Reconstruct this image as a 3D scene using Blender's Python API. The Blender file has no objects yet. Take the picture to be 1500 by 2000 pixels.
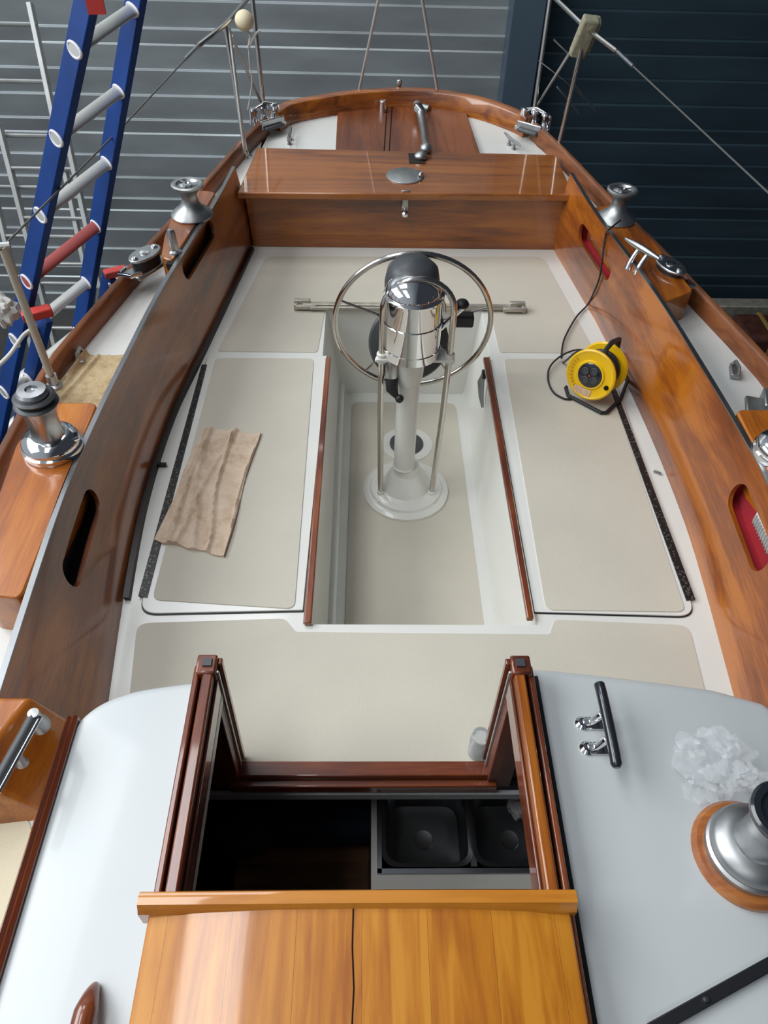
import bpy, bmesh, math, random
from mathutils import Vector, Matrix
random.seed(7)
C = bpy.context
S = C.scene
R = math.radians
# ------------------------------------------------------------------ camera
FPX = 1500.0; CH = 2.0
_x = Vector((1, -.007, .025)).normalized()
_y = Vector(((717-750)/FPX, 1580/FPX, 1.0)); _y = (_y - _x*_x.dot(_y)).normalized()
_z = _x.cross(_y)
if _z[1] < 0: _z = -_z
# rows = world axes expressed in (right, up, forward) camera coordinates
def ray(px, py):
    c = Vector(((px-750)/FPX, (1000-py)/FPX, 1.0))
    return Vector((_x.dot(c), _y.dot(c), _z.dot(c)))
def P(px, py, z=None, y=None, x=None):
    """point of the real place seen in a given direction, on a plane of known height or distance"""
    d = ray(px, py)
    t = (z-CH)/d.z if z is not None else (y/d.y if y is not None else x/d.x)
    return Vector((d.x*t, d.y*t, d.z*t+CH))
cam = bpy.data.cameras.new('camera'); co = bpy.data.objects.new('camera', cam); S.collection.objects.link(co)
co.matrix_world = Matrix(((_x[0], _x[1], -_x[2], 0), (_y[0], _y[1], -_y[2], 0), (_z[0], _z[1], -_z[2], CH), (0, 0, 0, 1)))
cam.sensor_fit = 'HORIZONTAL'; cam.sensor_width = 36; cam.lens = 36*FPX/1500; cam.clip_start = .05; cam.clip_end = 100
S.camera = co
# ------------------------------------------------------------------ light
S.view_settings.view_transform = 'Standard'; S.view_settings.look = 'None'; S.view_settings.gamma = 1; S.view_settings.use_curve_mapping = False
S.view_settings.exposure = 0.0
W = bpy.data.worlds.new('world'); S.world = W; W.use_nodes = True
wt = W.node_tree; bg = wt.nodes['Background']; bg.inputs[1].default_value = 1.0
# the shed around: open, light bay on the left, roof lights above, dark far side on the right
_tc = wt.nodes.new('ShaderNodeTexCoord'); _sx = wt.nodes.new('ShaderNodeSeparateXYZ'); wt.links.new(_tc.outputs['Generated'], _sx.inputs[0])
_rx = wt.nodes.new('ShaderNodeValToRGB'); _mr = wt.nodes.new('ShaderNodeMapRange'); _mr.inputs[1].default_value = -1; _mr.inputs[2].default_value = 1
wt.links.new(_sx.outputs[0], _mr.inputs[0]); wt.links.new(_mr.outputs[0], _rx.inputs[0]); wt.links.new(_rx.outputs[0], bg.inputs[0])
_e = _rx.color_ramp.elements; _e[0].position = .10; _e[0].color = (.36, .40, .44, 1); _e[1].position = .60; _e[1].color = (.035, .04, .05, 1)
_m = _e.new(.42); _m.color = (.25, .28, .32, 1)
def area(name, loc, rot, sx, sy, power, col):
    l = bpy.data.lights.new(name, 'AREA'); l.shape = 'RECTANGLE'; l.size = sx; l.size_y = sy; l.energy = power; l.color = col
    o = bpy.data.objects.new(name, l); o.location = loc; o.rotation_euler = rot; S.collection.objects.link(o); return o
area('skylight_near', (-1.75, .9, 5.0), (0, 0, 0), .95, 4.2, 100, (.96, .98, 1))
area('rear_fill', (-2.2, -3.6, 4.6), (R(-40), R(-14), 0), 4.0, 2.4, 310, (.97, .985, 1))  # added fill from behind the camera, kept clear of the glossy reflections
area('skylight_left', (-5.0, 2.5, 4.2), (0, R(-52), 0), 3.0, 6.0, 400, (.95, .98, 1))
area('skylight_aft', (-1.7, 5.0, 5.2), (0, 0, 0), 1.6, 1.6, 60, (.95, .98, 1))
area('wall_wash', (.1, 5.9, 3.3), (R(38), 0, 0), 2.2, .25, 22, (1, .98, .95))  # added strip, no lamp in view; brightens the upper back wall

# ------------------------------------------------------------------ materials
MAT = {}
def newmat(name):
    m = bpy.data.materials.new(name); m.use_nodes = True; nt = m.node_tree
    b = nt.nodes['Principled BSDF']; MAT[name] = m; return m, nt, b
def lk(nt, a, b): nt.links.new(a, b)
def node(nt, t, **k):
    n = nt.nodes.new(t)
    for a, v in k.items():
        if a.startswith('i_'): n.inputs[a[2:].replace('_', ' ')].default_value = v
        else: setattr(n, a, v)
    return n
def mapped(nt, scale, rot=(0, 0, 0), kind='Object'):
    tc = node(nt, 'ShaderNodeTexCoord'); mp = node(nt, 'ShaderNodeMapping')
    mp.inputs['Scale'].default_value = scale; mp.inputs['Rotation'].default_value = rot
    lk(nt, tc.outputs[kind], mp.inputs[0]); return mp.outputs[0]
def ramp(nt, fac, stops):
    r = node(nt, 'ShaderNodeValToRGB'); e = r.color_ramp.elements
    while len(e) < len(stops): e.new(.5)
    for q, (p, c) in zip(e, stops): q.position = p; q.color = (*c, 1)
    lk(nt, fac, r.inputs[0]); return r.outputs[0]
def plain(name, col, rough=.5, metal=0, coat=0, bump=0, bscale=60, var=0, crough=.05, vscale=4):
    m, nt, b = newmat(name)
    b.inputs['Base Color'].default_value = (*col, 1); b.inputs['Roughness'].default_value = rough; b.inputs['Metallic'].default_value = metal
    b.inputs['Coat Weight'].default_value = coat; b.inputs['Coat Roughness'].default_value = crough
    v = mapped(nt, (1, 1, 1))
    n = node(nt, 'ShaderNodeTexNoise'); n.inputs['Scale'].default_value = vscale; n.inputs['Detail'].default_value = 5; lk(nt, v, n.inputs[0])
    lo = tuple(c*(1-var) for c in col); hi = tuple(min(1, c*(1+var*.5)) for c in col)
    lk(nt, ramp(nt, n.outputs[0], [(.3, lo), (.7, hi)]), b.inputs['Base Color'])
    if bump:
        n2 = node(nt, 'ShaderNodeTexNoise'); n2.inputs['Scale'].default_value = bscale; n2.inputs['Detail'].default_value = 3; lk(nt, v, n2.inputs[0])
        bp = node(nt, 'ShaderNodeBump'); bp.inputs['Strength'].default_value = bump; bp.inputs['Distance'].default_value = .004
        lk(nt, n2.outputs[0], bp.inputs['Height']); lk(nt, bp.outputs[0], b.inputs['Normal'])
    return m
def wood(name, dark, mid, light, axis='Y', rough=.38, coat=1.0, crough=.06, fig=1.0, planks=None, seam=.0006, spec=.5, bigw=.45):
    m, nt, b = newmat(name)
    sc = {'X': (1.2, 14, 14), 'Y': (14, 1.2, 14), 'Z': (14, 14, 1.2)}[axis]
    v = mapped(nt, sc)
    n = node(nt, 'ShaderNodeTexNoise'); n.inputs['Scale'].default_value = 1.0*fig; n.inputs['Detail'].default_value = 6; n.inputs['Distortion'].default_value = .9; lk(nt, v, n.inputs[0])
    fine = node(nt, 'ShaderNodeTexNoise'); fine.inputs['Scale'].default_value = 9; fine.inputs['Detail'].default_value = 4; lk(nt, v, fine.inputs[0])
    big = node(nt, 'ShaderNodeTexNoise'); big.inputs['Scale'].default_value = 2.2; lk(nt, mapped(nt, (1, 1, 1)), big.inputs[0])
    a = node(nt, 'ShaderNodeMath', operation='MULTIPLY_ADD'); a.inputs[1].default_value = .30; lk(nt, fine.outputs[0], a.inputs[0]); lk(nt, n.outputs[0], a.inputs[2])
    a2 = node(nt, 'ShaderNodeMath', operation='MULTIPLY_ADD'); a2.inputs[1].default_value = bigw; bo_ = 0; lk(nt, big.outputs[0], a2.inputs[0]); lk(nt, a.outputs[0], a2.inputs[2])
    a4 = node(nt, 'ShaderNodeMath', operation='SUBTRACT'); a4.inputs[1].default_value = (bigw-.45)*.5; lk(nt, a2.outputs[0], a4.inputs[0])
    last = a4.outputs[0]
    if planks:
        sx = node(nt, 'ShaderNodeSeparateXYZ'); lk(nt, mapped(nt, (1, 1, 1)), sx.inputs[0])
        d = node(nt, 'ShaderNodeMath', operation='DIVIDE'); d.inputs[1].default_value = planks[1]; lk(nt, sx.outputs[planks[0]], d.inputs[0])
        fl = node(nt, 'ShaderNodeMath', operation='FLOOR'); lk(nt, d.outputs[0], fl.inputs[0])
        wn = node(nt, 'ShaderNodeTexWhiteNoise', noise_dimensions='1D'); lk(nt, fl.outputs[0], wn.inputs['W'])
        a3 = node(nt, 'ShaderNodeMath', operation='MULTIPLY_ADD'); a3.inputs[1].default_value = .16; lk(nt, wn.outputs[0], a3.inputs[0]); lk(nt, last, a3.inputs[2]); last = a3.outputs[0]
        sb = node(nt, 'ShaderNodeMath', operation='SUBTRACT'); sb.inputs[1].default_value = .08; lk(nt, last, sb.inputs[0]); last = sb.outputs[0]
    col = ramp(nt, last, [(.62+bo_, dark), (.84+bo_, mid), (1.0+bo_, light)])
    if planks:
        fr = node(nt, 'ShaderNodeMath', operation='FRACT'); lk(nt, d.outputs[0], fr.inputs[0])
        lt = node(nt, 'ShaderNodeMath', operation='LESS_THAN'); lt.inputs[1].default_value = seam/planks[1]; lk(nt, fr.outputs[0], lt.inputs[0])
        mx = node(nt, 'ShaderNodeMix', data_type='RGBA'); lk(nt, lt.outputs[0], mx.inputs[0]); lk(nt, col, mx.inputs[6]); mx.inputs[7].default_value = (*[c*.45 for c in dark], 1); col = mx.outputs[2]
    lk(nt, col, b.inputs['Base Color'])
    b.inputs['Roughness'].default_value = rough; b.inputs['Coat Weight'].default_value = coat; b.inputs['Coat Roughness'].default_value = crough
    b.inputs['Specular IOR Level'].default_value = spec
    return m
wood('teak_y', (.10, .022, .002), (.26, .064, .003), (.38, .115, .007), 'Y')
wood('teak_x', (.10, .022, .002), (.25, .062, .003), (.36, .110, .007), 'X')
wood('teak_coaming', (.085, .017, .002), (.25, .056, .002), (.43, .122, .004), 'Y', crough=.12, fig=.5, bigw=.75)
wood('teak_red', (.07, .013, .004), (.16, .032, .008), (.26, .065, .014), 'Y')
wood('teak_red_x', (.07, .013, .004), (.16, .032, .008), (.26, .065, .014), 'X')
wood('teak_red_z', (.07, .013, .004), (.16, .032, .008), (.26, .065, .014), 'Z')
wood('cheek_wood', (.05, .008, .003), (.11, .018, .005), (.16, .03, .008), 'Z', rough=.5, coat=.15)
wood('hatch_teak', (.36, .105, .006), (.50, .175, .010), (.60, .245, .020), 'Y', planks=(0, .115), crough=.08, fig=2.2)
wood('hatch_edge', (.30, .085, .005), (.48, .16, .010), (.58, .22, .02), 'X')
wood('aft_teak', (.10, .024, .006), (.165, .042, .009), (.23, .065, .016), 'Y', planks=(0, .105), crough=.2, rough=.5, coat=.5)
wood('lid_teak', (.11, .028, .003), (.23, .062, .004), (.32, .098, .009), 'X', planks=(1, .19), crough=.06)
wood('island_teak', (.24, .058, .003), (.42, .115, .005), (.50, .165, .010), 'Y', crough=.12)
wood('rail_teak', (.09, .026, .008), (.16, .048, .013), (.24, .078, .022), 'Y', rough=.5, coat=.4, crough=.2)
wood('cabin_sole', (.10, .044, .020), (.20, .09, .04), (.30, .14, .06), 'X', coat=.2)
plain('gelcoat', (.76, .76, .71), .30, coat=.5, var=.03, crough=.1)
plain('roof_gelcoat', (.55, .58, .585), .40, coat=.2, var=.02, crough=.07)
plain('nonslip', (.60, .56, .47), .62, var=.06, bump=.25, bscale=350, vscale=2.5)
plain('nonslip_deck', (.66, .58, .42), .65, var=.05, bump=.25, bscale=350)
plain('deck_white', (.68, .69, .66), .4, var=.04, coat=.2)
plain('white_paint', (.74, .73, .68), .35, coat=.4, var=.02)
plain('chrome', (.80, .80, .80), .07, metal=1)
plain('stainless', (.62, .58, .53), .16, metal=1)
plain('satin_metal', (.52, .53, .54), .30, metal=1, var=.1, vscale=30)
plain('dull_metal', (.42, .43, .43), .42, metal=1, var=.15, vscale=25)
plain('edge_strip', (.32, .33, .34), .35, metal=1, var=.1, vscale=12)
plain('bar_metal', (.50, .47, .40), .5, metal=.6, var=.25, vscale=18)
plain('black_rubber', (.012, .013, .015), .5)
plain('black_gloss', (.015, .018, .025), .18, coat=.5)
plain('dark_grey', (.06, .065, .07), .42, var=.15)
plain('aluminium', (.66, .66, .63), .38, metal=.75, var=.08, vscale=8)
plain('grey_ladder_metal', (.50, .51, .50), .5, metal=.5, var=.15, vscale=6)
plain('red_cloth', (.30, .006, .016), .8, var=.2, vscale=9)
plain('red_plastic', (.55, .045, .035), .45, var=.1)
plain('rung_red', (.30, .055, .05), .5, var=.2)
plain('cavity', (.012, .009, .007), .8)
plain('yellow_plastic', (.86, .52, .004), .35, coat=.2, var=.04)
plain('cable_black', (.016, .016, .018), .45)
plain('label_paper', (.66, .46, .30), .6, var=.25, vscale=60)
plain('foam_cream', (.70, .62, .42), .7, var=.06)
plain('olive_foam', (.30, .29, .20), .85, var=.3, vscale=30, bump=.6, bscale=40)
plain('rope_white', (.62, .61, .57), .8, bump=.5, bscale=300)
plain('wire', (.22, .22, .21), .4, metal=.8)
plain('beige_tube', (.52, .46, .36), .45, metal=.3)
plain('dark_cushion', (.012, .02, .045), .8)
plain('counter', (.48, .46, .42), .5, var=.08)
plain('sink_steel', (.30, .31, .33), .28, metal=1)
plain('interior_white', (.35, .36, .36), .6)
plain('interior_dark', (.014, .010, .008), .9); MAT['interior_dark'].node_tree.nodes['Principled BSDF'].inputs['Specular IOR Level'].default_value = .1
plain('slot_dark', (.02, .008, .004), .4)
plain('column_paint', (.055, .085, .115), .5, var=.05)
plain('concrete', (.05, .05, .05), .85, var=.3)
plain('hull_paint', (.55, .56, .54), .3)
plain('lining_white', (.60, .58, .60), .7)
plain('brown_wrap', (.08, .025, .016), .6, var=.4, vscale=14)
plain('yellow_strap', (.30, .20, .05), .6)
plain('grey_bin', (.25, .28, .30), .6)
def cloth_mat(name, c1, c2, c3, scale=9):
    m, nt, b = newmat(name); v = mapped(nt, (1, 1, 1))
    n = node(nt, 'ShaderNodeTexNoise'); n.inputs['Scale'].default_value = scale; n.inputs['Detail'].default_value = 8; n.inputs['Roughness'].default_value = .7; lk(nt, v, n.inputs[0])
    lk(nt, ramp(nt, n.outputs[0], [(.32, c1), (.5, c2), (.68, c3)]), b.inputs['Base Color']); b.inputs['Roughness'].default_value = .95; b.inputs['Sheen Weight'].default_value = .1
    f = node(nt, 'ShaderNodeTexNoise'); f.inputs['Scale'].default_value = 260; lk(nt, v, f.inputs[0])
    bp = node(nt, 'ShaderNodeBump'); bp.inputs['Strength'].default_value = .7; bp.inputs['Distance'].default_value = .004; lk(nt, f.outputs[0], bp.inputs['Height']); lk(nt, bp.outputs[0], b.inputs['Normal'])
cloth_mat('towel', (.52, .37, .25), (.70, .54, .40), (.77, .63, .50), 14)
cloth_mat('sackcloth', (.30, .20, .10), (.48, .36, .20), (.58, .47, .30), 14)
def wallmat(name, col, metal, rough):
    m, nt, b = newmat(name)
    n = node(nt, 'ShaderNodeTexNoise'); n.inputs['Scale'].default_value = 1; n.inputs['Detail'].default_value = 6; lk(nt, mapped(nt, (1.3, 1, 5)), n.inputs[0])
    lk(nt, ramp(nt, n.outputs[0], [(.3, tuple(c*.82 for c in col)), (.7, tuple(c*1.12 for c in col))]), b.inputs['Base Color'])
    b.inputs['Metallic'].default_value = metal
    r = node(nt, 'ShaderNodeMapRange'); r.inputs[3].default_value = rough-.07; r.inputs[4].default_value = rough+.07; lk(nt, n.outputs[0], r.inputs[0]); lk(nt, r.outputs[0], b.inputs['Roughness'])
wallmat('wall_galvanised', (.36, .395, .41), .45, .34)
wallmat('wall_shaded', (.035, .062, .082), .3, .42)  # same sheeting as wall_back, its shade put into the darker colour
def perforated(name):
    m, nt, b = newmat(name)
    v = mapped(nt, (1, 1, 1)); w = node(nt, 'ShaderNodeTexVoronoi'); w.inputs['Scale'].default_value = 85; lk(nt, v, w.inputs[0])
    lk(nt, ramp(nt, w.outputs['Distance'], [(.0, (.16, .15, .14)), (.25, (.10, .095, .09)), (.4, (.014, .013, .013)), (1, (.02, .02, .02))]), b.inputs['Base Color'])
    b.inputs['Roughness'].default_value = .35; b.inputs['Metallic'].default_value = .3
perforated('hinge_metal')
def bagmat():
    m, nt, b = newmat('clear_plastic')
    b.inputs['Base Color'].default_value = (.93, .95, .97, 1); b.inputs['Roughness'].default_value = .12; b.inputs['Alpha'].default_value = .17
    b.inputs['Specular IOR Level'].default_value = 1.0; b.inputs['Coat Weight'].default_value = .6
    n = node(nt, 'ShaderNodeTexNoise'); n.inputs['Scale'].default_value = 30; n.inputs['Detail'].default_value = 4; lk(nt, mapped(nt, (1, 1, 1)), n.inputs[0])
    bp = node(nt, 'ShaderNodeBump'); bp.inputs['Strength'].default_value = .8; bp.inputs['Distance'].default_value = .01; lk(nt, n.outputs[0], bp.inputs['Height']); lk(nt, bp.outputs[0], b.inputs['Normal'])
bagmat()
def glassmat():
    m, nt, b = newmat('glass'); b.inputs['Base Color'].default_value = (.93, .96, .97, 1); b.inputs['Roughness'].default_value = .05; b.inputs['Transmission Weight'].default_value = .85; b.inputs['IOR'].default_value = 1.3
glassmat()

# ------------------------------------------------------------------ mesh helpers
class MB:
    def __init__(s): s.v = []; s.f = []
    def add(s, vs, fs):
        k = len(s.v); s.v += [Vector(v) for v in vs]; s.f += [[i+k for i in f] for f in fs]; return s
    def box(s, c, d, rot=None):
        c = Vector(c); h = Vector(d)*.5; M = rot if rot is not None else Matrix.Identity(3)
        vs = [c + M @ Vector((x*h.x, y*h.y, z*h.z)) for x in (-1, 1) for y in (-1, 1) for z in (-1, 1)]
        return s.add(vs, [(0, 1, 3, 2), (4, 6, 7, 5), (0, 4, 5, 1), (2, 3, 7, 6), (0, 2, 6, 4), (1, 5, 7, 3)])
    def hexa(s, b, t):   # bottom 4 points, top 4 points (ccw)
        return s.add(list(b)+list(t), [(3, 2, 1, 0), (4, 5, 6, 7), (0, 1, 5, 4), (1, 2, 6, 5), (2, 3, 7, 6), (3, 0, 4, 7)])
    def prism(s, poly, z0, z1):
        n = len(poly); a = sum(poly[i][0]*poly[(i+1) % n][1]-poly[(i+1) % n][0]*poly[i][1] for i in range(n))
        p = list(poly) if a > 0 else list(poly)[::-1]
        g = lambda z, q: z(q[0], q[1]) if callable(z) else z
        vs = [(q[0], q[1], g(z0, q)) for q in p]+[(q[0], q[1], g(z1, q)) for q in p]
        return s.add(vs, [list(range(n))[::-1], list(range(n, 2*n))]+[(i, (i+1) % n, n+(i+1) % n, n+i) for i in range(n)])
    def loft(s, rings, closed=True, cap=True):
        n = len(rings[0]); vs = [p for r in rings for p in r]; fs = []
        for k in range(len(rings)-1):
            for i in range(n if closed else n-1):
                j = (i+1) % n; fs.append((k*n+i, k*n+j, (k+1)*n+j, (k+1)*n+i))
        if cap and closed: fs += [list(range(n))[::-1], [(len(rings)-1)*n+i for i in range(n)]]
        return s.add(vs, fs)
    def tube(s, pts, r, n=12, closed=False):
        pts = [Vector(p) for p in pts]; rs = r if isinstance(r, (list, tuple)) else [r]*len(pts); rings = []; m = len(pts)
        up = None
        for i, p in enumerate(pts):
            if closed: t = pts[(i+1) % m]-pts[i-1]
            else: t = pts[min(i+1, m-1)]-pts[max(i-1, 0)]
            t.normalize()
            if up is None: up = Vector((0, 0, 1)) if abs(t.z) < .9 else Vector((1, 0, 0))
            a = up - t*up.dot(t)
            if a.length < 1e-4: a = t.orthogonal()
            a.normalize(); up = a; b = t.cross(a)
            rings.append([p+(a*math.cos(q)+b*math.sin(q))*rs[i] for q in [2*math.pi*k/n for k in range(n)]])
        if closed: rings.append(rings[0]); return s.loft(rings, True, False)
        return s.loft(rings)
    def lathe(s, c, prof, n=32, axis=(0, 0, 1)):
        c = Vector(c); ax = Vector(axis).normalized(); a = ax.orthogonal().normalized(); b = ax.cross(a)
        rings = [[c+ax*h+(a*math.cos(2*math.pi*k/n)+b*math.sin(2*math.pi*k/n))*max(r, 1e-4) for k in range(n)] for r, h in prof]
        return s.loft(rings)
    def ball(s, c, r, n=20, sc=(1, 1, 1)):
        pr = [[Vector(c)+Vector((math.sin(t)*math.cos(p)*r*sc[0], math.sin(t)*math.sin(p)*r*sc[1], -math.cos(t)*r*sc[2])) for p in [2*math.pi*k/n for k in range(n)]] for t in [max(.01, min(math.pi-.01, math.pi*i/(n//2))) for i in range(n//2+1)]]
        return s.loft(pr)
    def build(s, name, mat, parent=None, bevel=0, seg=2, smooth=35, **tags):
        me = bpy.data.meshes.new(name); off = Vector((0, 0, 0)); q = parent
        while q is not None: off += q.location; q = q.parent
        me.from_pydata([tuple(v-off) for v in s.v], [], s.f)
        bm = bmesh.new(); bm.from_mesh(me); bmesh.ops.remove_doubles(bm, verts=bm.verts, dist=1e-6)
        bmesh.ops.recalc_face_normals(bm, faces=bm.faces); bm.to_mesh(me); bm.free()
        me.materials.append(MAT[mat])
        me.shade_smooth(); me.set_sharp_from_angle(angle=R(smooth))
        o = bpy.data.objects.new(name, me); S.collection.objects.link(o)
        if parent: o.parent = parent
        if bevel:
            b = o.modifiers.new('bevel', 'BEVEL'); b.width = bevel; b.segments = seg; b.limit_method = 'ANGLE'; b.angle_limit = R(40)
        for k, v in tags.items(): o[k] = v
        return o
def thing(name, label, cat, loc=(0, 0, 0), group=None):
    o = bpy.data.objects.new(name, None); S.collection.objects.link(o); o.location = loc; o.empty_display_size = .1
    o['label'] = label; o['category'] = cat
    if group: o['group'] = group
    return o
def copy_tree(o, parent=None):
    c = o.copy(); S.collection.objects.link(c); c.parent = parent
    for ch in [x for x in S.objects if x.parent == o]: copy_tree(ch, c)
    return c
def lerp(a, b, t): return a+(b-a)*t
def interp(tab, y):
    if y <= tab[0][0]: return tab[0][1] + (tab[1][1]-tab[0][1])/(tab[1][0]-tab[0][0])*(y-tab[0][0])
    for (a, u), (b, w) in zip(tab, tab[1:]):
        if y <= b: return lerp(u, w, (y-a)/(b-a))
    (a, u), (b, w) = tab[-2:]; return w+(w-u)/(b-a)*(y-b)
def crv(pts, n=8, closed=False):   # catmull-rom
    pts = [Vector(p) for p in pts]; out = []; m = len(pts)
    for i in range(m if closed else m-1):
        g = lambda k: pts[k % m] if closed else pts[max(0, min(m-1, k))]
        p0, p1, p2, p3 = g(i-1), g(i), g(i+1), g(i+2)
        for k in range(n):
            t = k/n; out.append(.5*((2*p1)+(p2-p0)*t+(2*p0-5*p1+4*p2-p3)*t*t+(3*p1-p0-3*p2+p3)*t**3))
    if not closed: out.append(pts[-1])
    return out
def smooth_tab(tab, n=6):
    c = crv([(a, b, 0) for a, b in tab], n); return [(p.x, p.y) for p in c]
def roundpoly(pts, r, n=5):
    out = []; m = len(pts); pts = [Vector((p[0], p[1])) for p in pts]
    rr = r if isinstance(r, (list, tuple)) else [r]*m
    for i, p in enumerate(pts):
        if rr[i] <= 0: out.append((p.x, p.y)); continue
        a = pts[i-1]-p; b = pts[(i+1) % m]-p; q = min(rr[i], a.length*.45, b.length*.45); A = p+a.normalized()*q; B = p+b.normalized()*q
        for k in range(n+1):
            t = k/n; w = A*(1-t)**2+p*2*t*(1-t)+B*t*t; out.append((w.x, w.y))
    return out
def pxpoly(pts, z): return [tuple(P(x, y, z=z).xy) for x, y in pts]
def rotz(a): return Matrix.Rotation(a, 3, 'Z')

# ------------------------------------------------------------------ the shed
FLOOR = -2.45
MB().box((0, 2, FLOOR-.05), (16, 14, .1)).build('floor', 'concrete', kind='structure')
def ribbed(name, x0, x1, mat, y=7.2, z0=FLOOR, z1=3.4):
    per = .7075; prof = [(0, z0)]
    zs = []
    k = 0; z = -.173+per*5
    while z > z0:
        for dz, d in ((0, .016), (.202, .016), (.400, .016), (.520, .008)):
            zz = z-dz
            if z0 < zz < z1: zs.append((zz, d))
        z -= per
    zs.sort()
    # each rib: sheet steps out over a short sloped ledge, then leans back up to the next
    pts = [(0.0, z0)]
    for zz, d in zs:
        pts += [(-d*1.3, zz-.005), (0.002, zz+.005), (0.003, zz+.007), (0.0, zz+.014)]
    pts.append((0, z1))
    m = MB(); n = len(pts)
    vs = [(x0, y+a, b) for a, b in pts]+[(x1, y+a, b) for a, b in pts]
    m.add(vs, [(i, n+i, n+i+1, i+1) for i in range(n-1)])
    m.add([(x0, y+.02, z0), (x1, y+.02, z0), (x1, y+.02, z1), (x0, y+.02, z1)], [(0, 1, 2, 3)])
    return m.build(name, mat, smooth=10, kind='structure')
ribbed('wall_back', -8, 1.2, 'wall_galvanised')
ribbed('wall_right', 1.2, 8, 'wall_shaded')
MB().box((1.26, 7.08, .4), (.27, .2, 5.8)).build('trim_1', 'column_paint', bevel=.012, kind='structure')

# ------------------------------------------------------------------ the boat
XC = .18
boat = thing('sailboat', 'white sailing boat with varnished teak coamings laid up inside a shed', 'boat', (XC, 2.5, 0))
# inner bottom of the coamings along the bench, and their top edge
BL = smooth_tab([(.80, -.69), (1.194, -.735), (1.584, -.775), (1.976, -.797), (2.412, -.784), (2.797, -.735), (3.3, -.672), (3.85, -.605)])
BR = smooth_tab([(.80, 1.06), (1.2, 1.095), (1.6, 1.130), (1.918, 1.146), (2.4, 1.140), (3.072, 1.101), (3.3, 1.075), (3.85, 1.006)])
TL = smooth_tab([(.80, -.836), (1.511, -.868), (1.885, -.860), (2.253, -.836), (2.746, -.795), (3.456, -.695), (4.1, -.635)])
TR = smooth_tab([(.80, 1.175), (1.638, 1.216), (1.792, 1.217), (2.242, 1.192), (2.76, 1.150), (3.233, 1.080), (3.521, 1.045), (4.1, .998)])
CT = .40
def rng(a, b, n): return [a+(b-a)*i/n for i in range(n+1)]
# cockpit moulding: bench level sheet with the foot well
m = MB()
WX0, WX1, WY0, WY1 = -.192, .556, 1.41, 3.225
def strip(m, ys, fa, fb, z=0):
    vs = []
    for y in ys: vs += [(fa(y), y, z), (fb(y), y, z)]
    m.add(vs, [(2*i, 2*i+1, 2*i+3, 2*i+2) for i in range(len(ys)-1)])
bl = lambda y: interp(BL, y)-.01
br = lambda y: interp(BR, y)+.01
strip(m, rng(.94, WY0, 4), bl, br)
strip(m, rng(WY0, WY1, 16), bl, lambda y: WX0)
strip(m, rng(WY0, WY1, 16), lambda y: WX1, br)
strip(m, rng(WY1, 3.9, 5), bl, br)
def wellring(i, z):
    a = .072*i; return [(WX0+a, WY0+.006*min(i, 1)+.02*i, z), (WX1-a*.62, WY0+.006*min(i, 1)+.02*i, z), (WX1-a*.62, WY1+.012*i, z), (WX0+a, WY1+.012*i, z)]
m.loft([wellring(0, 0), wellring(.04, -.004), wellring(.10, -.014), wellring(.85, -.46), wellring(.92, -.485), wellring(1.05, -.50)], cap=False)
f = wellring(1.05, -.5); m.add(f, [(0, 1, 2, 3)])
m.build('cockpit', 'gelcoat', boat, smooth=60)
# fibreglass step along the port wall of the well, non-slip on the sole
MB().hexa([(-.155, 1.44, -.43), (-.105, 1.44, -.43), (-.105, 3.2, -.43), (-.15, 3.2, -.43)], [(-.16, 1.44, -.40), (-.115, 1.44, -.40), (-.115, 3.2, -.40), (-.16, 3.2, -.40)]).build('well_ledge', 'gelcoat', boat, bevel=.01)
MB().prism(roundpoly([(-.075, 1.47), (.475, 1.47), (.468, 3.16), (-.068, 3.16)], .05), -.5005, -.498).build('nonslip_panel', 'nonslip', boat)
# non-slip panels on bench level
def panel(pts, r=.03, z=0.0, h=.0025, mat='nonslip'): return MB().prism(roundpoly(pxpoly(pts, z), r), z-.001, z+h).build('nonslip_panel', mat, boat)
panel([(268, 1218), (556, 1209), (577, 1235), (1073, 1240), (1083, 1211), (1345, 1222), (1410, 1488), (240, 1488)], [.04, .015, .01, .01, .015, .04, 0, 0])
panel([(520, 502), (1060, 502), (1163, 691), (975, 689), (957, 607), (862, 603), (636, 600), (620, 689), (424, 687)], [.05, .05, .02, .02, .02, 0, .02, .02, .02])
# locker lids in the benches
for sgn, pts, pan, hin in ((-1, [(404, 700), (640, 696), (593, 1196), (270, 1203)], [(421, 700), (613, 701), (575, 1190), (297, 1172)], [(394, 712), (404, 712), (287, 1166), (270, 1163)]),
                      (1, [(955, 697), (1186, 697), (1360, 1208), (1043, 1199)], [(984, 702), (1172, 702), (1339, 1196), (1066, 1192)], [(1168, 690), (1176, 688), (1358, 1170), (1341, 1172)])):
    w = pxpoly(pts, 0.0); rr = [0, 0, .0, .06] if sgn < 0 else [0, 0, .06, 0]
    cx = sum(p[0] for p in w)/4; cy = sum(p[1] for p in w)/4
    g = roundpoly(w, rr, 8)
    MB().prism(g, .0005, .003).build('lid_gap_strip', 'black_rubber', boat)  # black strip showing round the lid, in place of the shaded open gap
    e = [(lerp(cx, p[0], .9925), lerp(cy, p[1], .994)) for p in w]
    lid = MB().prism(roundpoly(e, rr, 8), .001, .0075).build('locker_lid', 'gelcoat', boat, bevel=.002)
    MB().prism(roundpoly(pxpoly(pan, .0075), .03), .007, .0105).build('nonslip_panel', 'nonslip', lid)
    MB().prism(pxpoly(hin, .012), .006, .0125).build('piano_hinge', 'hinge_metal', boat)
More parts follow.
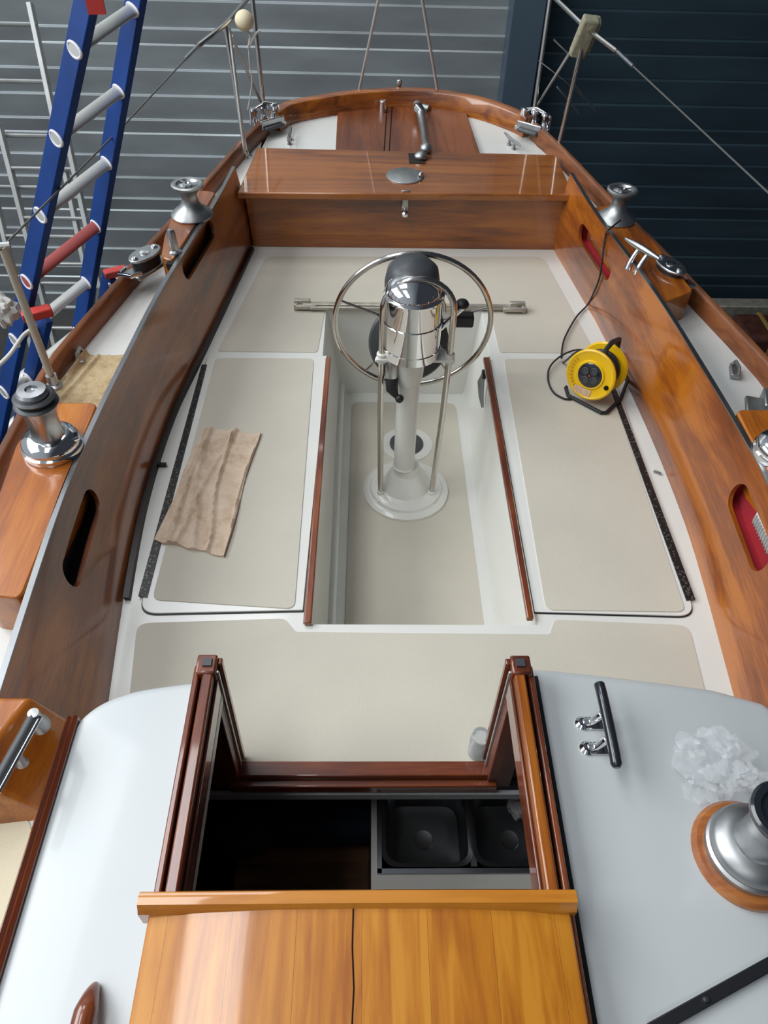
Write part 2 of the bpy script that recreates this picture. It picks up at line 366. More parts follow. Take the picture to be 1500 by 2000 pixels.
# teak slats along the well edge
for a, b in (((593, 1216), (608, 1216)), ((1030, 1207), (1043, 1207))):
    l = a[0] < 700; q = [a, b, (646, 697) if l else (956, 697), (636, 697) if l else (944, 697)]
    MB().prism(pxpoly(q, .02), .001, .020).build('well_slat', 'teak_red', boat, bevel=.004)
# coamings with hand openings
def evaluate(o):
    dg = C.evaluated_depsgraph_get(); me = bpy.data.meshes.new_from_object(o.evaluated_get(dg)); old = o.data; o.modifiers.clear(); o.data = me
def coaming(side, B, T, holes, label):
    m = MB(); rings = []; s = side; th = .014
    for y in rng(.80, 3.87, 44):
        b = interp(B, y); t = interp(T, y); h = []
        inner = [(lerp(b, t, k)+s*(-.010*math.sin(k*math.pi)), y, lerp(-.03, CT, k)) for k in (0, .12, .3, .5, .7, .9, 1)]
        outer = [(x+s*th, yy, z) for x, yy, z in inner][::-1]
        rings.append(inner+outer)
    m.loft(rings)
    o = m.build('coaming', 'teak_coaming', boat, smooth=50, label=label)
    cut = MB()
    for (y0, y1, zc, hh) in holes:
        n = 10; r = hh/2; loop = [(y1-r+r*math.cos(a), zc+r*math.sin(a)) for a in [(-.5+i/n)*math.pi for i in range(n+1)]]+[(y0+r+r*math.cos(a), zc+r*math.sin(a)) for a in [(.5+i/n)*math.pi for i in range(n+1)]]
        xs = interp(B, (y0+y1)/2)
        cut.loft([[(xs-s*.1, y, z) for y, z in loop], [(xs+s*.4, y, z) for y, z in loop]])
    c = cut.build('cutter', 'cavity'); bo = o.modifiers.new('b', 'BOOLEAN'); bo.operation = 'DIFFERENCE'; bo.solver = 'EXACT'
    # cutter lives in world space
    c.hide_render = True; bo.object = c; C.view_layer.update(); evaluate(o); bpy.data.objects.remove(c)
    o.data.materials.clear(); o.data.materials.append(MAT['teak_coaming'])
    o.data.shade_smooth(); o.data.set_sharp_from_angle(angle=R(40))
    # shallow stowage pocket behind each opening
    for (y0, y1, zc, hh) in holes:
        y0 -= .02; y1 += .02; zb = zc-hh*.5-.015; zt = zc+hh*.5+.012
        def X(y, z): return lerp(interp(B, y), interp(T, y), (z+.03)/(CT+.03))+s*(th-.002-.01*math.sin(math.pi*(z+.03)/(CT+.03)))
        q = MB(); dp = .038
        q.loft([[(X(y, zb)-s*.001, y, zb), (X(y, zb)+s*dp, y, zb), (X(y, zt)+s*dp, y, zt), (X(y, zt)-s*.001, y, zt)] for y in rng(y0, y1, 10)], closed=False)
        for y in (y0, y1): q.add([(X(y, zb)-s*.001, y, zb), (X(y, zb)+s*dp, y, zb), (X(y, zt)+s*dp, y, zt), (X(y, zt)-s*.001, y, zt)], [(0, 1, 2, 3)])
        q.build('stowage_pocket', 'cavity' if s < 0 else 'red_cloth', o)
    MB().loft([[(interp(T, y)-s*.001, y, CT), (interp(T, y)+s*(th+.001), y, CT), (interp(T, y)+s*(th+.001), y, CT+.005), (interp(T, y)-s*.001, y, CT+.005)] for y in rng(.80, 3.87, 40)]).build('edge_strip', 'edge_strip', o)
    return o
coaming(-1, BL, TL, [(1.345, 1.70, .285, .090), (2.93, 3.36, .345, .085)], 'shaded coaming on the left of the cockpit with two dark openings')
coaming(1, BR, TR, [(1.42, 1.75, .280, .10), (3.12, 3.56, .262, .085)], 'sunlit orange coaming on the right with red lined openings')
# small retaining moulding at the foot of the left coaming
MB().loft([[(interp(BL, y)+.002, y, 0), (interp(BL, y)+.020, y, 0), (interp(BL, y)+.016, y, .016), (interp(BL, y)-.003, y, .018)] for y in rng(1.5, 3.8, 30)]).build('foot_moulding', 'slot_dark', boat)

# deck, toe rail, hull
DZ = .25; RZ = .33
def dz(y): return DZ + max(0, y-3.3)*.014
RLt = [tuple(P(x, y, z=RZ).xy) for x, y in ((0, 863), (80, 717), (150, 630), (230, 540), (288, 472), (400, 352), (468, 280))]
railtab = smooth_tab([(0.0, -1.22-.0)]+[(b, a) for a, b in RLt]+[(4.66, -.60)])
def rx(y): return interp(railtab, y)            # outer edge, left
def rxr(y): return 2*XC-rx(y)+.02
taff = [(-.565, 4.72), (-.47, 4.87), (-.24, 5.00), (-.055, 5.07), (.19, 5.12), (.44, 5.10), (.70, 4.99), (.90, 4.80), (.965, 4.70)]
# side decks and aft deck
m = MB()
for fa, fb in ((lambda y: rx(y)+.02, lambda y: -.64 if y < .90 else (interp(TL, y)-(.075 if 1.3 < y < 1.75 or 2.88 < y < 3.41 else .02) if y < 3.9 else -.60)), (lambda y: 1.0 if y < .90 else (interp(TR, y)+(.075 if 1.37 < y < 1.80 or 3.07 < y < 3.61 else .02) if y < 3.9 else .97), lambda y: rxr(y)-.02)):
    ys = rng(-.4, 4.66, 120); vs = []
    for y in ys: vs += [(fa(y), y, dz(y)), (fb(y), y, dz(y))]
    m.add(vs, [(2*i, 2*i+1, 2*i+3, 2*i+2) for i in range(len(ys)-1)])
aft = [(-.62, 4.2)]+[(a, b-.02) for a, b in taff]+[(.99, 4.2)]
m.add([(a, b, dz(b)+.002) for a, b in aft], [list(range(len(aft)))])
m.build('deck', 'deck_white', boat, smooth=60)
def railloft(name, pts, nx, h=RZ, w=.034, base=None, mat='rail_teak', lab=None):
    rings = []; n = len(pts)
    for i, (x, y) in enumerate(pts):
        t = Vector((pts[min(i+1, n-1)][0]-pts[max(i-1, 0)][0], pts[min(i+1, n-1)][1]-pts[max(i-1, 0)][1])).normalized()
        nn = Vector((t.y, -t.x))*nx; zb = dz(y)-.02
        hh = h + max(0, y-3.6)*.028
        rings.append([(x, y, zb), (x+nn.x*(w+.004), y+nn.y*(w+.004), zb), (x+nn.x*w, y+nn.y*w, hh-.008), (x+nn.x*(w-.008), y+nn.y*(w-.008), hh), (x+nn.x*.006, y+nn.y*.006, hh), (x, y, hh-.008)])
    return MB().loft(rings).build(name, mat, boat, smooth=50)
railloft('toe_rail', [(rx(y), y) for y in rng(-.4, 4.66, 40)], 1)
railloft('toe_rail', [(rxr(y), y) for y in rng(-.4, 4.66, 40)], -1)
railloft('taffrail', [(p.x, p.y) for p in crv([(a, b, 0) for a, b in taff], 5)], 1, h=.345, w=.065, mat='teak_x')
hullr = []
for k, (sc, z) in enumerate(((1.0, .30), (1.005, .0), (.98, -.4), (.86, -.8), (.6, -1.15), (.2, -1.4))):
    loop = [(rx(y), y) for y in rng(-.4, 4.6, 14)]+taff+[(rxr(y), y) for y in rng(4.6, -.4, 14)]
    hullr.append([(XC+(x-XC)*sc, y if y < 0 else y*(1-.10*k if y > 0 else 1)+0, z) for x, y in loop])
MB().loft(hullr, closed=False).build('hull', 'hull_paint', boat, smooth=60)

# lazarette box across the aft end of the cockpit
Y0 = 3.80; LZ = .325
box_ = MB()
box_.hexa([(-.60, 3.835, 0), (1.005, 3.850, 0), (1.005, 4.22, 0), (-.60, 4.22, 0)], [(-.618, 3.835, LZ-.03), (1.022, 3.850, LZ-.03), (1.0, 4.22, LZ-.03), (-.60, 4.22, LZ-.03)])
lz = box_.build('aft_locker', 'teak_x', boat, bevel=.003)
lid = MB()
a = [P(463, 376, z=LZ), P(1120, 381, z=LZ), P(1086, 302, z=LZ), P(503, 288, z=LZ)]
lid.hexa([(p.x, p.y, LZ-.034) for p in a], [(p.x, p.y, LZ) for p in a])
lido = lid.build('locker_lid', 'lid_teak', boat, bevel=.006)
c = P(791, 344, z=LZ); MB().lathe((c.x, c.y, LZ-.001), [(.098, 0), (.098, .005), (.090, .009), (0, .010)], 40).build('deck_plate', 'dull_metal', lido)
kx = P(822, 341, z=LZ+.01); MB().box((kx.x, kx.y, LZ+.013), (.022, .05, .008)).lathe((kx.x, kx.y-.015, LZ+.014), [(.012, 0), (.012, .010), (.006, .014), (0, .014)], 12).build('plate_key', 'chrome', lido)
q = P(792, 388, y=3.80)
l = MB().box((q.x, q.y-.004, LZ-.014), (.045, .010, .042)).box((q.x, q.y+.016, LZ-.075), (.032, .014, .07)).box((q.x, q.y+.004, LZ-.07), (.016, .012, .09)).build('hasp', 'satin_metal', lido, bevel=.003)
MB().lathe((q.x, q.y-.012, LZ-.118), [(.012, 0), (.018, .004), (.018, .02), (.010, .026), (0, .026)], 14, axis=(0, -.3, 1)).build('lock_knob', 'chrome', l)
# aft hatch on the stern deck
ZA = .295
hp = [P(660, 203, z=ZA), P(906, 205, z=ZA), P(938, 300, z=ZA), P(655, 300, z=ZA)]
MB().hexa([(p.x, p.y, .24) for p in hp][::-1], [(p.x, p.y, ZA) for p in hp][::-1]).build('aft_hatch', 'aft_teak', boat, bevel=.004)
m = MB()
for x in (755, 765): 
    a = P(x, 205, z=ZA); b = P(x-6, 297, z=ZA); m.prism([(a.x, a.y), (a.x+.006, a.y), (b.x+.006, b.y), (b.x, b.y)], ZA-.001, ZA+.002)
m.build('hatch_seam', 'interior_dark', boat)
# winch islands
def island(poly, z1=.405, z0=None, mat='island_teak', r=.03):
    return MB().prism(roundpoly(poly, r), z0 if z0 is not None else DZ-.02, z1).build('winch_base', mat, boat, bevel=.006)
def mir(p): return [(2*XC-a, b) for a, b in p][::-1]
def fit(poly): return poly
isl1 = [(-.905, 1.20), (-.895, 2.02), (-1.01, 2.00), (-1.075, 1.80), (-1.05, 1.50), (-1.00, 1.22)]
isl1[0] = (interp(TL, 1.2)-.02, 1.20); isl1[1] = (interp(TL, 2.0)-.02, 2.0)
island(isl1); 
pr_ = mir(isl1); pr_ = [(max(a, interp(TR, b)+.02), b) for a, b in pr_]; island(pr_)
isl2 = [(interp(TL, 2.93)-.025, 2.93), (interp(TL, 3.58)-.025, 3.58), (-.79, 3.60), (-.865, 3.40), (-.87, 3.15), (-.85, 2.96)]
island(isl2, mat='teak_y')
isr2 = [(interp(TR, 3.55)+.025, 3.55), (1.17, 3.58), (1.28, 3.25), (1.34, 2.80), (interp(TR, 2.72)+.02, 2.70)]
island(isr2, z1=.375, mat='teak_y')
# forward end blocks of the left coaming
ZB = .415
m = MB(); m.hexa([(-.69, .93, .24), (-1.02, .93, .24), (-1.02, .66, .24), (-.69, .70, .24)], [(-.760, .915, ZB), (-1.0, .915, ZB), (-1.0, .70, ZB), (-.84, .725, ZB)])
m.build('coaming_block', 'island_teak', boat, bevel=.012, seg=3)

# coachroof
def rz(x, y=0): return .432-.065*((x-XC)/.85)**2
OX0, OX1, OY0 = -.33, .338, -.2
left = [(-.33, .968), (-.42, .966)]+[(p.x, p.y) for p in crv([(-.42, .966, 0), (-.53, .955, 0), (-.60, .934, 0), (-.645, .900, 0), (-.668, .85, 0), (-.673, .78, 0)], 5)][1:]+[(-.675, .60), (-.682, -.3), (-.33, -.3)]
right = [(.338, .99), (.43, .989), (.60, .975), (.84, .954), (.955, .927), (1.0, .88), (1.04, .6), (1.05, -.3), (.338, -.3)]
def roofpart(m, poly):
    # fine strips so that the camber shows
    n = len(poly); xs = sorted(set([min(p[0] for p in poly)+(max(p[0] for p in poly)-min(p[0] for p in poly))*i/14 for i in range(15)]+[p[0] for p in poly]))
    def ytop(x):
        best = -9
        for i in range(n):
            (a, b), (c, d) = poly[i], poly[(i+1) % n]
            if min(a, c)-1e-9 <= x <= max(a, c)+1e-9:
                best = max(best, b, d) if abs(a-c) < 1e-9 else max(best, b+(d-b)*(x-a)/(c-a))
        return best
    rings = []
    for x in xs:
        yt = ytop(x); z = rz(x); r = .02
        rings.append([(x, -.3, z-.035), (x, -.3, z), (x, yt-.025, z), (x, yt-.010, z-.004), (x, yt-.002, z-.012), (x, yt, z-.03), (x, yt, -.02 if x > -.66 and x < .99 else .2), (x, yt-.03, -.02 if x > -.66 and x < .99 else .2), (x, yt-.03, z-.035)])
    m.loft(rings)
m = MB(); roofpart(m, left); m.build('coachroof', 'roof_gelcoat', boat, smooth=50)
m = MB(); roofpart(m, right); m.build('coachroof', 'roof_gelcoat', boat, smooth=50)
MB().loft([[(x-.016, y, rz(-.67)-.05), (x+.012, y, rz(-.67)-.03), (x+.012, y, rz(-.67)+.012), (x+.004, y, rz(-.67)+.018), (x-.004, y, rz(-.67)+.008), (x-.010, y, rz(-.67)+.016), (x-.016, y, rz(-.67)+.008)] for x, y in [(-.668-.012*(.87-yy)/.9, yy) for yy in rng(-.25, .885, 6)]]).build('roof_trim', 'teak_red', boat)
panel([(-60, 1560), (35, 1575), (62, 1615), (60, 1640), (-60, 2150), (-300, 2150), (-300, 1560)], .02, z=DZ, mat='nonslip_deck')
for x0, x1, y1 in ((-.668, -.655, .80), (1.005, 1.02, .80)):
    MB().box(((x0+x1)/2, (y1-.3)/2, .29), (x1-x0, y1+.3, .13)).build('cabin_side', 'roof_gelcoat', boat)
# grey track crossing the right of the roof
a = P(1270, 2013, z=.43); b = P(1600, 1829, z=.40); n_ = Vector((b.y-a.y, a.x-b.x, 0)).normalized()*.011
m = MB(); m.prism([(a.x+n_.x, a.y+n_.y), (b.x+n_.x, b.y+n_.y), (b.x-n_.x, b.y-n_.y), (a.x-n_.x, a.y-n_.y)], lambda x, y: rz(x)-.002, lambda x, y: rz(x)+.014)
tr = m.build('roof_track', 'black_rubber', boat, bevel=.002)
for t in (.3, .75):
    c = a.lerp(b, t); MB().lathe((c.x, c.y, rz(c.x)+.013), [(.005, 0), (.005, .002), (0, .003)], 12).build('track_screw', 'chrome', tr)

# companionway
cw = thing('companionway', 'varnished frame around the dark companionway opening, below the sliding hatch', 'doorway', (0, .7, 0))
for s, lab in ((-1, 'frame_rail'), (1, 'frame_rail')):
    x = lambda v: v if s > 0 else -v+.004
    def q(x0, x1, z0, z1, y0=-.25, y1=.955): return MB().box(((x(x0)+x(x1))/2, (y0+y1)/2, (z0+z1)/2), (abs(x1-x0), y1-y0, z1-z0))
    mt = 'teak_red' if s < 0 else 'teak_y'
    a = q(.341, .366, .40, .495).build('frame_rail', mt, cw, bevel=.005)
    q(.366, .374, .40, .470).build('frame_groove', 'interior_dark', a)
    q(.374, .388, .38, .486).build('outer_rail', 'teak_red', cw, bevel=.004)
    q(.334, .341, .40, .465).build('inner_bead', 'teak_red', cw, bevel=.003)
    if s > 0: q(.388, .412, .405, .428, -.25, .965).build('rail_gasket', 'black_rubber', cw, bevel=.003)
    # upright at the bulkhead with its washboard slot
    u = q(.336, .382, 0, .500, .925, .975).build('upright', 'teak_red_z', cw, bevel=.005)
    q(.326, .337, 0.01, .49, .955, .972).build('slot_bead', 'teak_red_z', cw, bevel=.003)
    q(.330, .337, 0.01, .49, .932, .939).build('slot_strip', 'aluminium', cw, bevel=.002)
    c = MB().box((x(.357), .952, .502), (.020, .02, .006)).build('latch_plate', 'dark_grey', u)
    q(.336, .400, -.03, .385, .895, .925).build('cheek_board', 'cheek_wood', cw, bevel=.003)
    q(.345, .355, .41, .44, -.2, .89).build('inner_strip', 'aluminium', cw)
MB().box((.002, .925, .006), (.68, .045, .03)).build('sill', 'teak_red_x', cw, bevel=.005)
MB().box((.002, .893, -.016), (.72, .022, .035)).build('sill_step', 'teak_red_x', cw, bevel=.004)
MB().box((.002, .885, -.055), (1.3, .012, .03)).build('sill_lip', 'interior_white', cw)
# interior below
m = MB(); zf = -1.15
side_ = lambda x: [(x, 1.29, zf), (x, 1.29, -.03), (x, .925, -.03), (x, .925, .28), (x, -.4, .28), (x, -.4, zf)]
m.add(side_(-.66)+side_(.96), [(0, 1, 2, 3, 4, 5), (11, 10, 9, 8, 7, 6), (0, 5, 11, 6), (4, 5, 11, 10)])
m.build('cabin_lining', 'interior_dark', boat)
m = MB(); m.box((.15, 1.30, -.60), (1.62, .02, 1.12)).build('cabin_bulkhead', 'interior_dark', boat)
a = P(470, 1600, z=-.75); b = P(722, 1740, z=-.75)
MB().box(((a.x+b.x)/2, a.y-.22, -.80), (b.x-a.x, .48, .10)).build('companion_step', 'cabin_sole', boat, bevel=.006)
c1 = P(510, 1600, z=-.72); MB().box(((a.x+b.x)/2+.02, a.y+.02, -.72), (b.x-a.x-.02, .02, .12)).build('step_fiddle', 'teak_red_x', boat, bevel=.003)
MB().box((-.16, 1.10, -.62), (.42, .26, .14)).build('berth_cushion', 'dark_cushion', boat, bevel=.04, seg=3)
MB().ball((-.40, .98, -.55), .11, sc=(1, .8, .8)).build('berth_cushion', 'dark_cushion', boat)
# galley counter with double sink
zc = -.30
ct = MB()
X0, X1, YA, YB = P(725, 1720, z=zc).x, .75, .50, 1.29
sx0, sx1, sy0, sy1 = P(737, 1700, z=zc).x, .60, P(800, 1707, z=zc).y, 1.05
ct.box(((X0+X1)/2, (YA+sy0)/2, zc-.02), (X1-X0, sy0-YA, .04)).box(((X0+X1)/2, (YB+sy1)/2, zc-.02), (X1-X0, YB-sy1, .04)).box(((X0+sx0)/2, (sy0+sy1)/2, zc-.02), (sx0-X0, sy1-sy0, .04)).box(((X1+sx1)/2, (sy0+sy1)/2, zc-.02), (X1-sx1, sy1-sy0, .04))
ct.box((X0+.012, (YA+YB)/2, zc-.45), (.02, YB-YA, .86))
ct.build('galley_counter', 'counter', boat)
sk = MB(); xm = P(915, 1640, z=zc).x+.01
def basin(x0, x1, y0, y1, d):
    def rr(x0, x1, y0, y1, r, z): return [(p[0], p[1], z) for p in roundpoly([(x0, y0), (x1, y0), (x1, y1), (x0, y1)], r, 6)]
    sk.loft([rr(x0-.012, x1+.012, y0-.012, y1+.012, .05, zc+.003), rr(x0, x1, y0, y1, .05, zc), rr(x0+.006, x1-.006, y0+.006, y1-.006, .05, zc-.02), rr(x0+.012, x1-.012, y0+.012, y1-.012, .05, zc-d), rr(x0+.04, x1-.04, y0+.04, y1-.04, .04, zc-d-.01)], cap=False)
    e = rr(x0+.04, x1-.04, y0+.04, y1-.04, .04, zc-d-.01); sk.add(e, [list(range(len(e)))])
bx = [(sx0+.025, xm-.012), (xm+.012, sx1-.02)]
basin(bx[0][0], bx[0][1], sy0+.03, sy1-.03, .13); basin(bx[1][0], bx[1][1], sy0+.03, sy1-.03, .13)
sk.box(((sx0+sx1)/2, sy0+.006, zc+.002), (sx1-sx0, .014, .010)).box((sx0+.006, (sy0+sy1)/2, zc+.002), (.014, sy1-sy0, .010)).box((xm, (sy0+sy1)/2, zc-.003), (.018, sy1-sy0-.04, .006))
sink = sk.build('galley_sink', 'sink_steel', boat, smooth=50)
for x0, x1 in bx: MB().lathe(((x0+x1)/2, (sy0+sy1)/2, zc-.139), [(.032, 0), (.030, .004), (.02, .002), (0, .001)], 20).build('drain', 'satin_metal', sink)

# ------------------------------------------------------------------ sliding hatch
ZH = .52
sh = thing('sliding_hatch', 'honey coloured teak sliding hatch, pushed forward from the companionway opening', 'hatch', (0, .1, ZH-.03))
m = MB(); rings = []
for y in rng(-.35, .45, 2): rings.append([(-.378, y, ZH-.055), (.374, y, ZH-.055), (.378, y, ZH-.02), (.30, y, ZH-.008), (.15, y, ZH-.001), (0, y, ZH), (-.15, y, ZH-.001), (-.30, y, ZH-.008), (-.382, y, ZH-.02)])
m.loft(rings).build('hatch_board', 'hatch_teak', sh, bevel=.004)
a = P(274, 1762, z=ZH+.01); b = P(1122, 1750, z=ZH+.01)
m = MB().loft([[(x, .425, ZH-.06), (x, .462, ZH-.06), (x, .464, ZH-.004+cz), (x, .458, ZH+.010+cz), (x, .446, ZH+.014+cz), (x, .436, ZH+.012+cz), (x, .430, ZH+cz), (x, .425, ZH-.01)] for x, cz in [(-.398+.785*i/10, -.004*((i-5)/5)**2) for i in range(11)]])
m.build('hatch_bead', 'hatch_edge', sh)
m = MB(); pts = [P(690, 1775, z=ZH), P(688, 1850, z=ZH), P(691, 1930, z=ZH), P(686, 2030, z=ZH)]
m.tube([(p.x, p.y, ZH-.0005) for p in pts], .0016, 6).build('split_seam', 'interior_dark', sh)

# grab rail at lower left of the roof
a = P(170, 1925, z=.45); a2 = P(150, 2020, z=.45); gd_ = (a2-a).normalized()
gr = thing('grab_rail', 'varnished teak grab rail ending in a rounded tip on the left of the roof', 'handrail', (a.x, a.y, rz(a.x)))
zz_ = rz(a.x); pts = [Vector((a.x, a.y, zz_))+gd_*u_+Vector((0, 0, h_)) for u_, h_ in ((-.015, .004), (.012, .024), (.05, .036), (.12, .040), (.3, .040), (.5, .040))]
MB().tube(crv(pts, 6), [.003+.018*min(1, (i/10)**.7) for i in range(31)], 16).build('rail_bar', 'teak_red', gr)
MB().box((a.x-.02, a.y-.25, rz(a.x)+.015), (.02, .06, .05)).build('rail_foot', 'teak_red', gr, bevel=.006)

# ------------------------------------------------------------------ steering pedestal
PX, PY = .172, 2.50
sp = thing('steering_pedestal', 'white steering pedestal with chrome compass and wheel standing in the footwell', 'steering pedestal', (PX, PY, -.498))
base = MB().lathe((PX+.015, PY+.01, -.499), [(.195, 0), (.195, .012), (.18, .020), (.175, .022), (.165, .022), (.16, .034), (.145, .040), (.11, .046), (.085, .10), (.060, .13), (.055, .16), (.052, .17), (0, .17)], 48).build('pedestal_base', 'white_paint', sp, smooth=30)
MB().lathe((PX, PY, -.33), [(.050, 0), (.0505, .004), (.046, .010), (.046, .46), (.050, .464), (.050, .470), (.056, .50), (.062, .60), (.064, .62), (0, .62)], 36).build('column', 'white_paint', sp)
# side plate that carries the guard
ZP = .255
plate = MB().prism(roundpoly([(PX-.140, PY-.05), (PX+.175, PY-.05), (PX+.16, PY-.02), (PX+.10, PY+.09), (PX-.09, PY+.09), (PX-.13, PY-.02)], .012), ZP, ZP+.014).build('guard_plate', 'white_paint', sp, bevel=.003)
# compass binnacle
cb = MB().lathe((PX+.002, PY, ZP+.014), [(.102, 0), (.111, .006), (.111, .034), (.114, .036), (.114, .042), (.110, .044), (.110, .145), (.114, .147), (.114, .153), (.109, .155), (.107, .245), (.112, .247), (.112, .256), (.106, .260), (0, .260)], 56).build('compass_binnacle', 'chrome', sp, label='chrome drum of the compass binnacle')
MB().lathe((PX, PY+.01, ZP+.272), [(.104, 0), (.102, .012), (.092, .030), (.068, .046), (.03, .055), (0, .057)], 40).build('compass_dome', 'chrome', cb)
MB().lathe((PX, PY+.105, ZP+.12), [(.100, 0), (.104, .02), (.104, .14), (.094, .19), (.065, .218), (0, .228)], 40).build('binnacle_hood', 'dark_grey', cb, smooth=60)
MB().lathe((PX, PY+.135, ZP-.03), [(.158, -.006), (.162, 0), (.162, .012), (.155, .018), (0, .018)], 44, axis=(0, -1, .25)).build('instrument_disc', 'dark_grey', sp, label='dark grey disc behind the compass')
MB().box((PX-.03, PY+.17, ZP+.27), (.055, .05, .05)).build('mount_block', 'black_rubber', sp, bevel=.008)
# pedestal guard
gz = .60; gx0, gx1 = PX-.111, PX+.151
arc = []
for i in range(17):
    a = math.pi*i/16; arc.append(((gx0+gx1)/2-(gx1-gx0)/2*math.cos(a), PY-.028+.02*math.sin(a), .47+.115*math.sin(a)))
pts = [(gx0+.010, PY-.045, -.47), (gx0, PY-.025, .0), (gx0, PY-.028, .3)]+arc+[(gx1, PY-.028, .3), (gx1-.004, PY-.025, 0), (gx1-.022, PY-.045, -.47)]
gd = MB().tube(pts, .0125, 14).build('pedestal_guard', 'stainless', sp)
MB().tube([(gx0+.03+ (gx1-gx0-.06)*.5*(1-math.cos(math.pi*i/12)), PY+.0, .45+.10*math.sin(math.pi*i/12)) for i in range(13)], .006, 8).build('inner_guard', 'stainless', sp)
for x in (gx0+.010, gx1-.022):
    MB().lathe((x, PY-.045, -.478), [(.026, 0), (.026, .008), (.017, .012), (.017, .035), (0, .035)], 20).box((x, PY-.08, -.468), (.03, .03, .012)).build('guard_foot', 'white_paint', sp, bevel=.003)
for x in (gx0, gx1):
    MB().lathe((x, PY-.028, ZP-.012), [(.020, 0), (.020, .042), (0, .042)], 18).build('guard_collar', 'white_paint', sp, bevel=.003)
# throttle lever with black knob, below the plate on the left
MB().tube([(PX-.070, PY-.02, .26), (PX-.072, PY-.03, .24), (PX-.072, PY-.035, .18), (PX-.070, PY-.04, .165)], [.020, .026, .026, .012], 14).build('throttle_body', 'satin_metal', sp)
MB().tube([(PX-.070, PY-.04, .17), (PX-.068, PY-.06, .135), (PX-.05, PY-.075, .11)], [.026, .024, .010], 12).ball((PX-.038, PY-.08, .105), .018, 12).build('throttle_knob', 'black_rubber', sp)
# gear lever on the right
MB().tube([(PX+.10, PY+.08, .30), (PX+.16, PY+.10, .36), (PX+.205, PY+.12, .40)], [.008, .010, .014], 10).build('gear_lever', 'chrome', sp)
MB().box((PX+.21, PY+.14, .33), (.085, .05, .05)).lathe((PX+.20, PY+.13, .39), [(.02, 0), (.03, .012), (.02, .03), (0, .034)], 14).build('lever_knob', 'black_rubber', sp, bevel=.01)
# wheel
WY = 2.72; wc = P(806, 633, y=WY); wr = .5*(P(962, 617, y=WY).x-P(650, 617, y=WY).x)-.006
tilt = Matrix.Rotation(R(3), 3, 'X')
def wp(r, a, d=0): return Vector(wc)+tilt @ Vector((r*math.sin(a), d, r*math.cos(a)))
wh = MB().tube([wp(wr, 2*math.pi*i/72) for i in range(72)], .0115, 14, closed=True).build('steering_wheel', 'stainless', sp, label='thin rimmed stainless steering wheel')
for k in range(5):
    a = 2*math.pi*k/5+R(2)
    MB().tube([wp(.03, a, -.03), wp(wr*.5, a, -.012), wp(wr, a)], .0055, 8).build('spoke', 'stainless', wh)
MB().lathe(wp(0, 0, .02), [(.02, -.02), (.04, 0), (.042, .05), (.03, .06), (.02, .08), (0, .08)], 24, axis=(0, -1, 0)).build('wheel_hub', 'chrome', wh)
# deck drain plate behind the column, cockpit fittings
dr = P(795, 868, z=-.498)
MB().lathe((dr.x, dr.y, -.499), [(.125, 0), (.125, .004), (0, .005)], 36).build('drain_surround', 'white_paint', boat)
MB().lathe((dr.x-.003, dr.y, -.495), [(.082, 0), (.082, .006), (.075, .008), (0, .008)], 32).build('sole_drain', 'dark_grey', boat)
a = P(652, 735, x=-.165); MB().box((-.160, a.y, a.z), (.012, .13, .13)).build('engine_panel', 'dark_grey', boat, bevel=.004)
a = P(945, 745, x=.528); s_ = MB().tube([(.525, a.y, a.z+.04), (.515, a.y, a.z), (.520, a.y-.03, a.z-.06), (.528, a.y-.06, a.z-.10)], [.012, .016, .012, .006], 10).build('pump_lever', 'dull_metal', boat)
MB().lathe((.532, a.y+.005, a.z+.035), [(.022, 0), (.022, .015), (0, .018)], 16, axis=(-1, 0, 0)).build('pump_socket', 'black_rubber', s_)
m = MB(); a = P(1283, 925, z=0); m.tube([(a.x-.012, a.y+.008, .006), (a.x, a.y, .008), (a.x+.012, a.y-.008, .006)], .005, 8).build('vent_eye', 'dull_metal', boat)
a = P(318, 912, z=0); MB().box((a.x, a.y, .012), (.03, .012, .012)).lathe((a.x-.012, a.y, .012), [(.008, 0), (.008, .012), (0, .013)], 10).build('vent_eye', 'black_rubber', boat)

# ------------------------------------------------------------------ metal bar on aft bench
a = P(578, 590, z=.035); b = P(1022, 592, z=.035)
bar = thing('metal_bar', 'long weathered metal bar with clamp ends lying across the aft bench behind the wheel', 'bar', ((a.x+b.x)/2, a.y, 0))
MB().box(((a.x+b.x)/2, a.y, .022), (b.x-a.x-.06, .026, .022)).build('bar_tube', 'bar_metal', bar, bevel=.004)
MB().box(((a.x+b.x)/2-.14, a.y-.026, .020), ((b.x-a.x)*.62, .014, .018)).build('side_strip', 'bar_metal', bar, bevel=.003)
for x, s in ((a.x+.03, 1), (b.x-.03, -1)):
    MB().box((x, a.y+.008, .030), (.075, .026, .034)).box((x+s*.02, a.y-.02, .022), (.10, .02, .02)).box((x-s*.03, a.y, .02), (.02, .05, .03)).build('clamp_end', 'bar_metal', bar, bevel=.004)

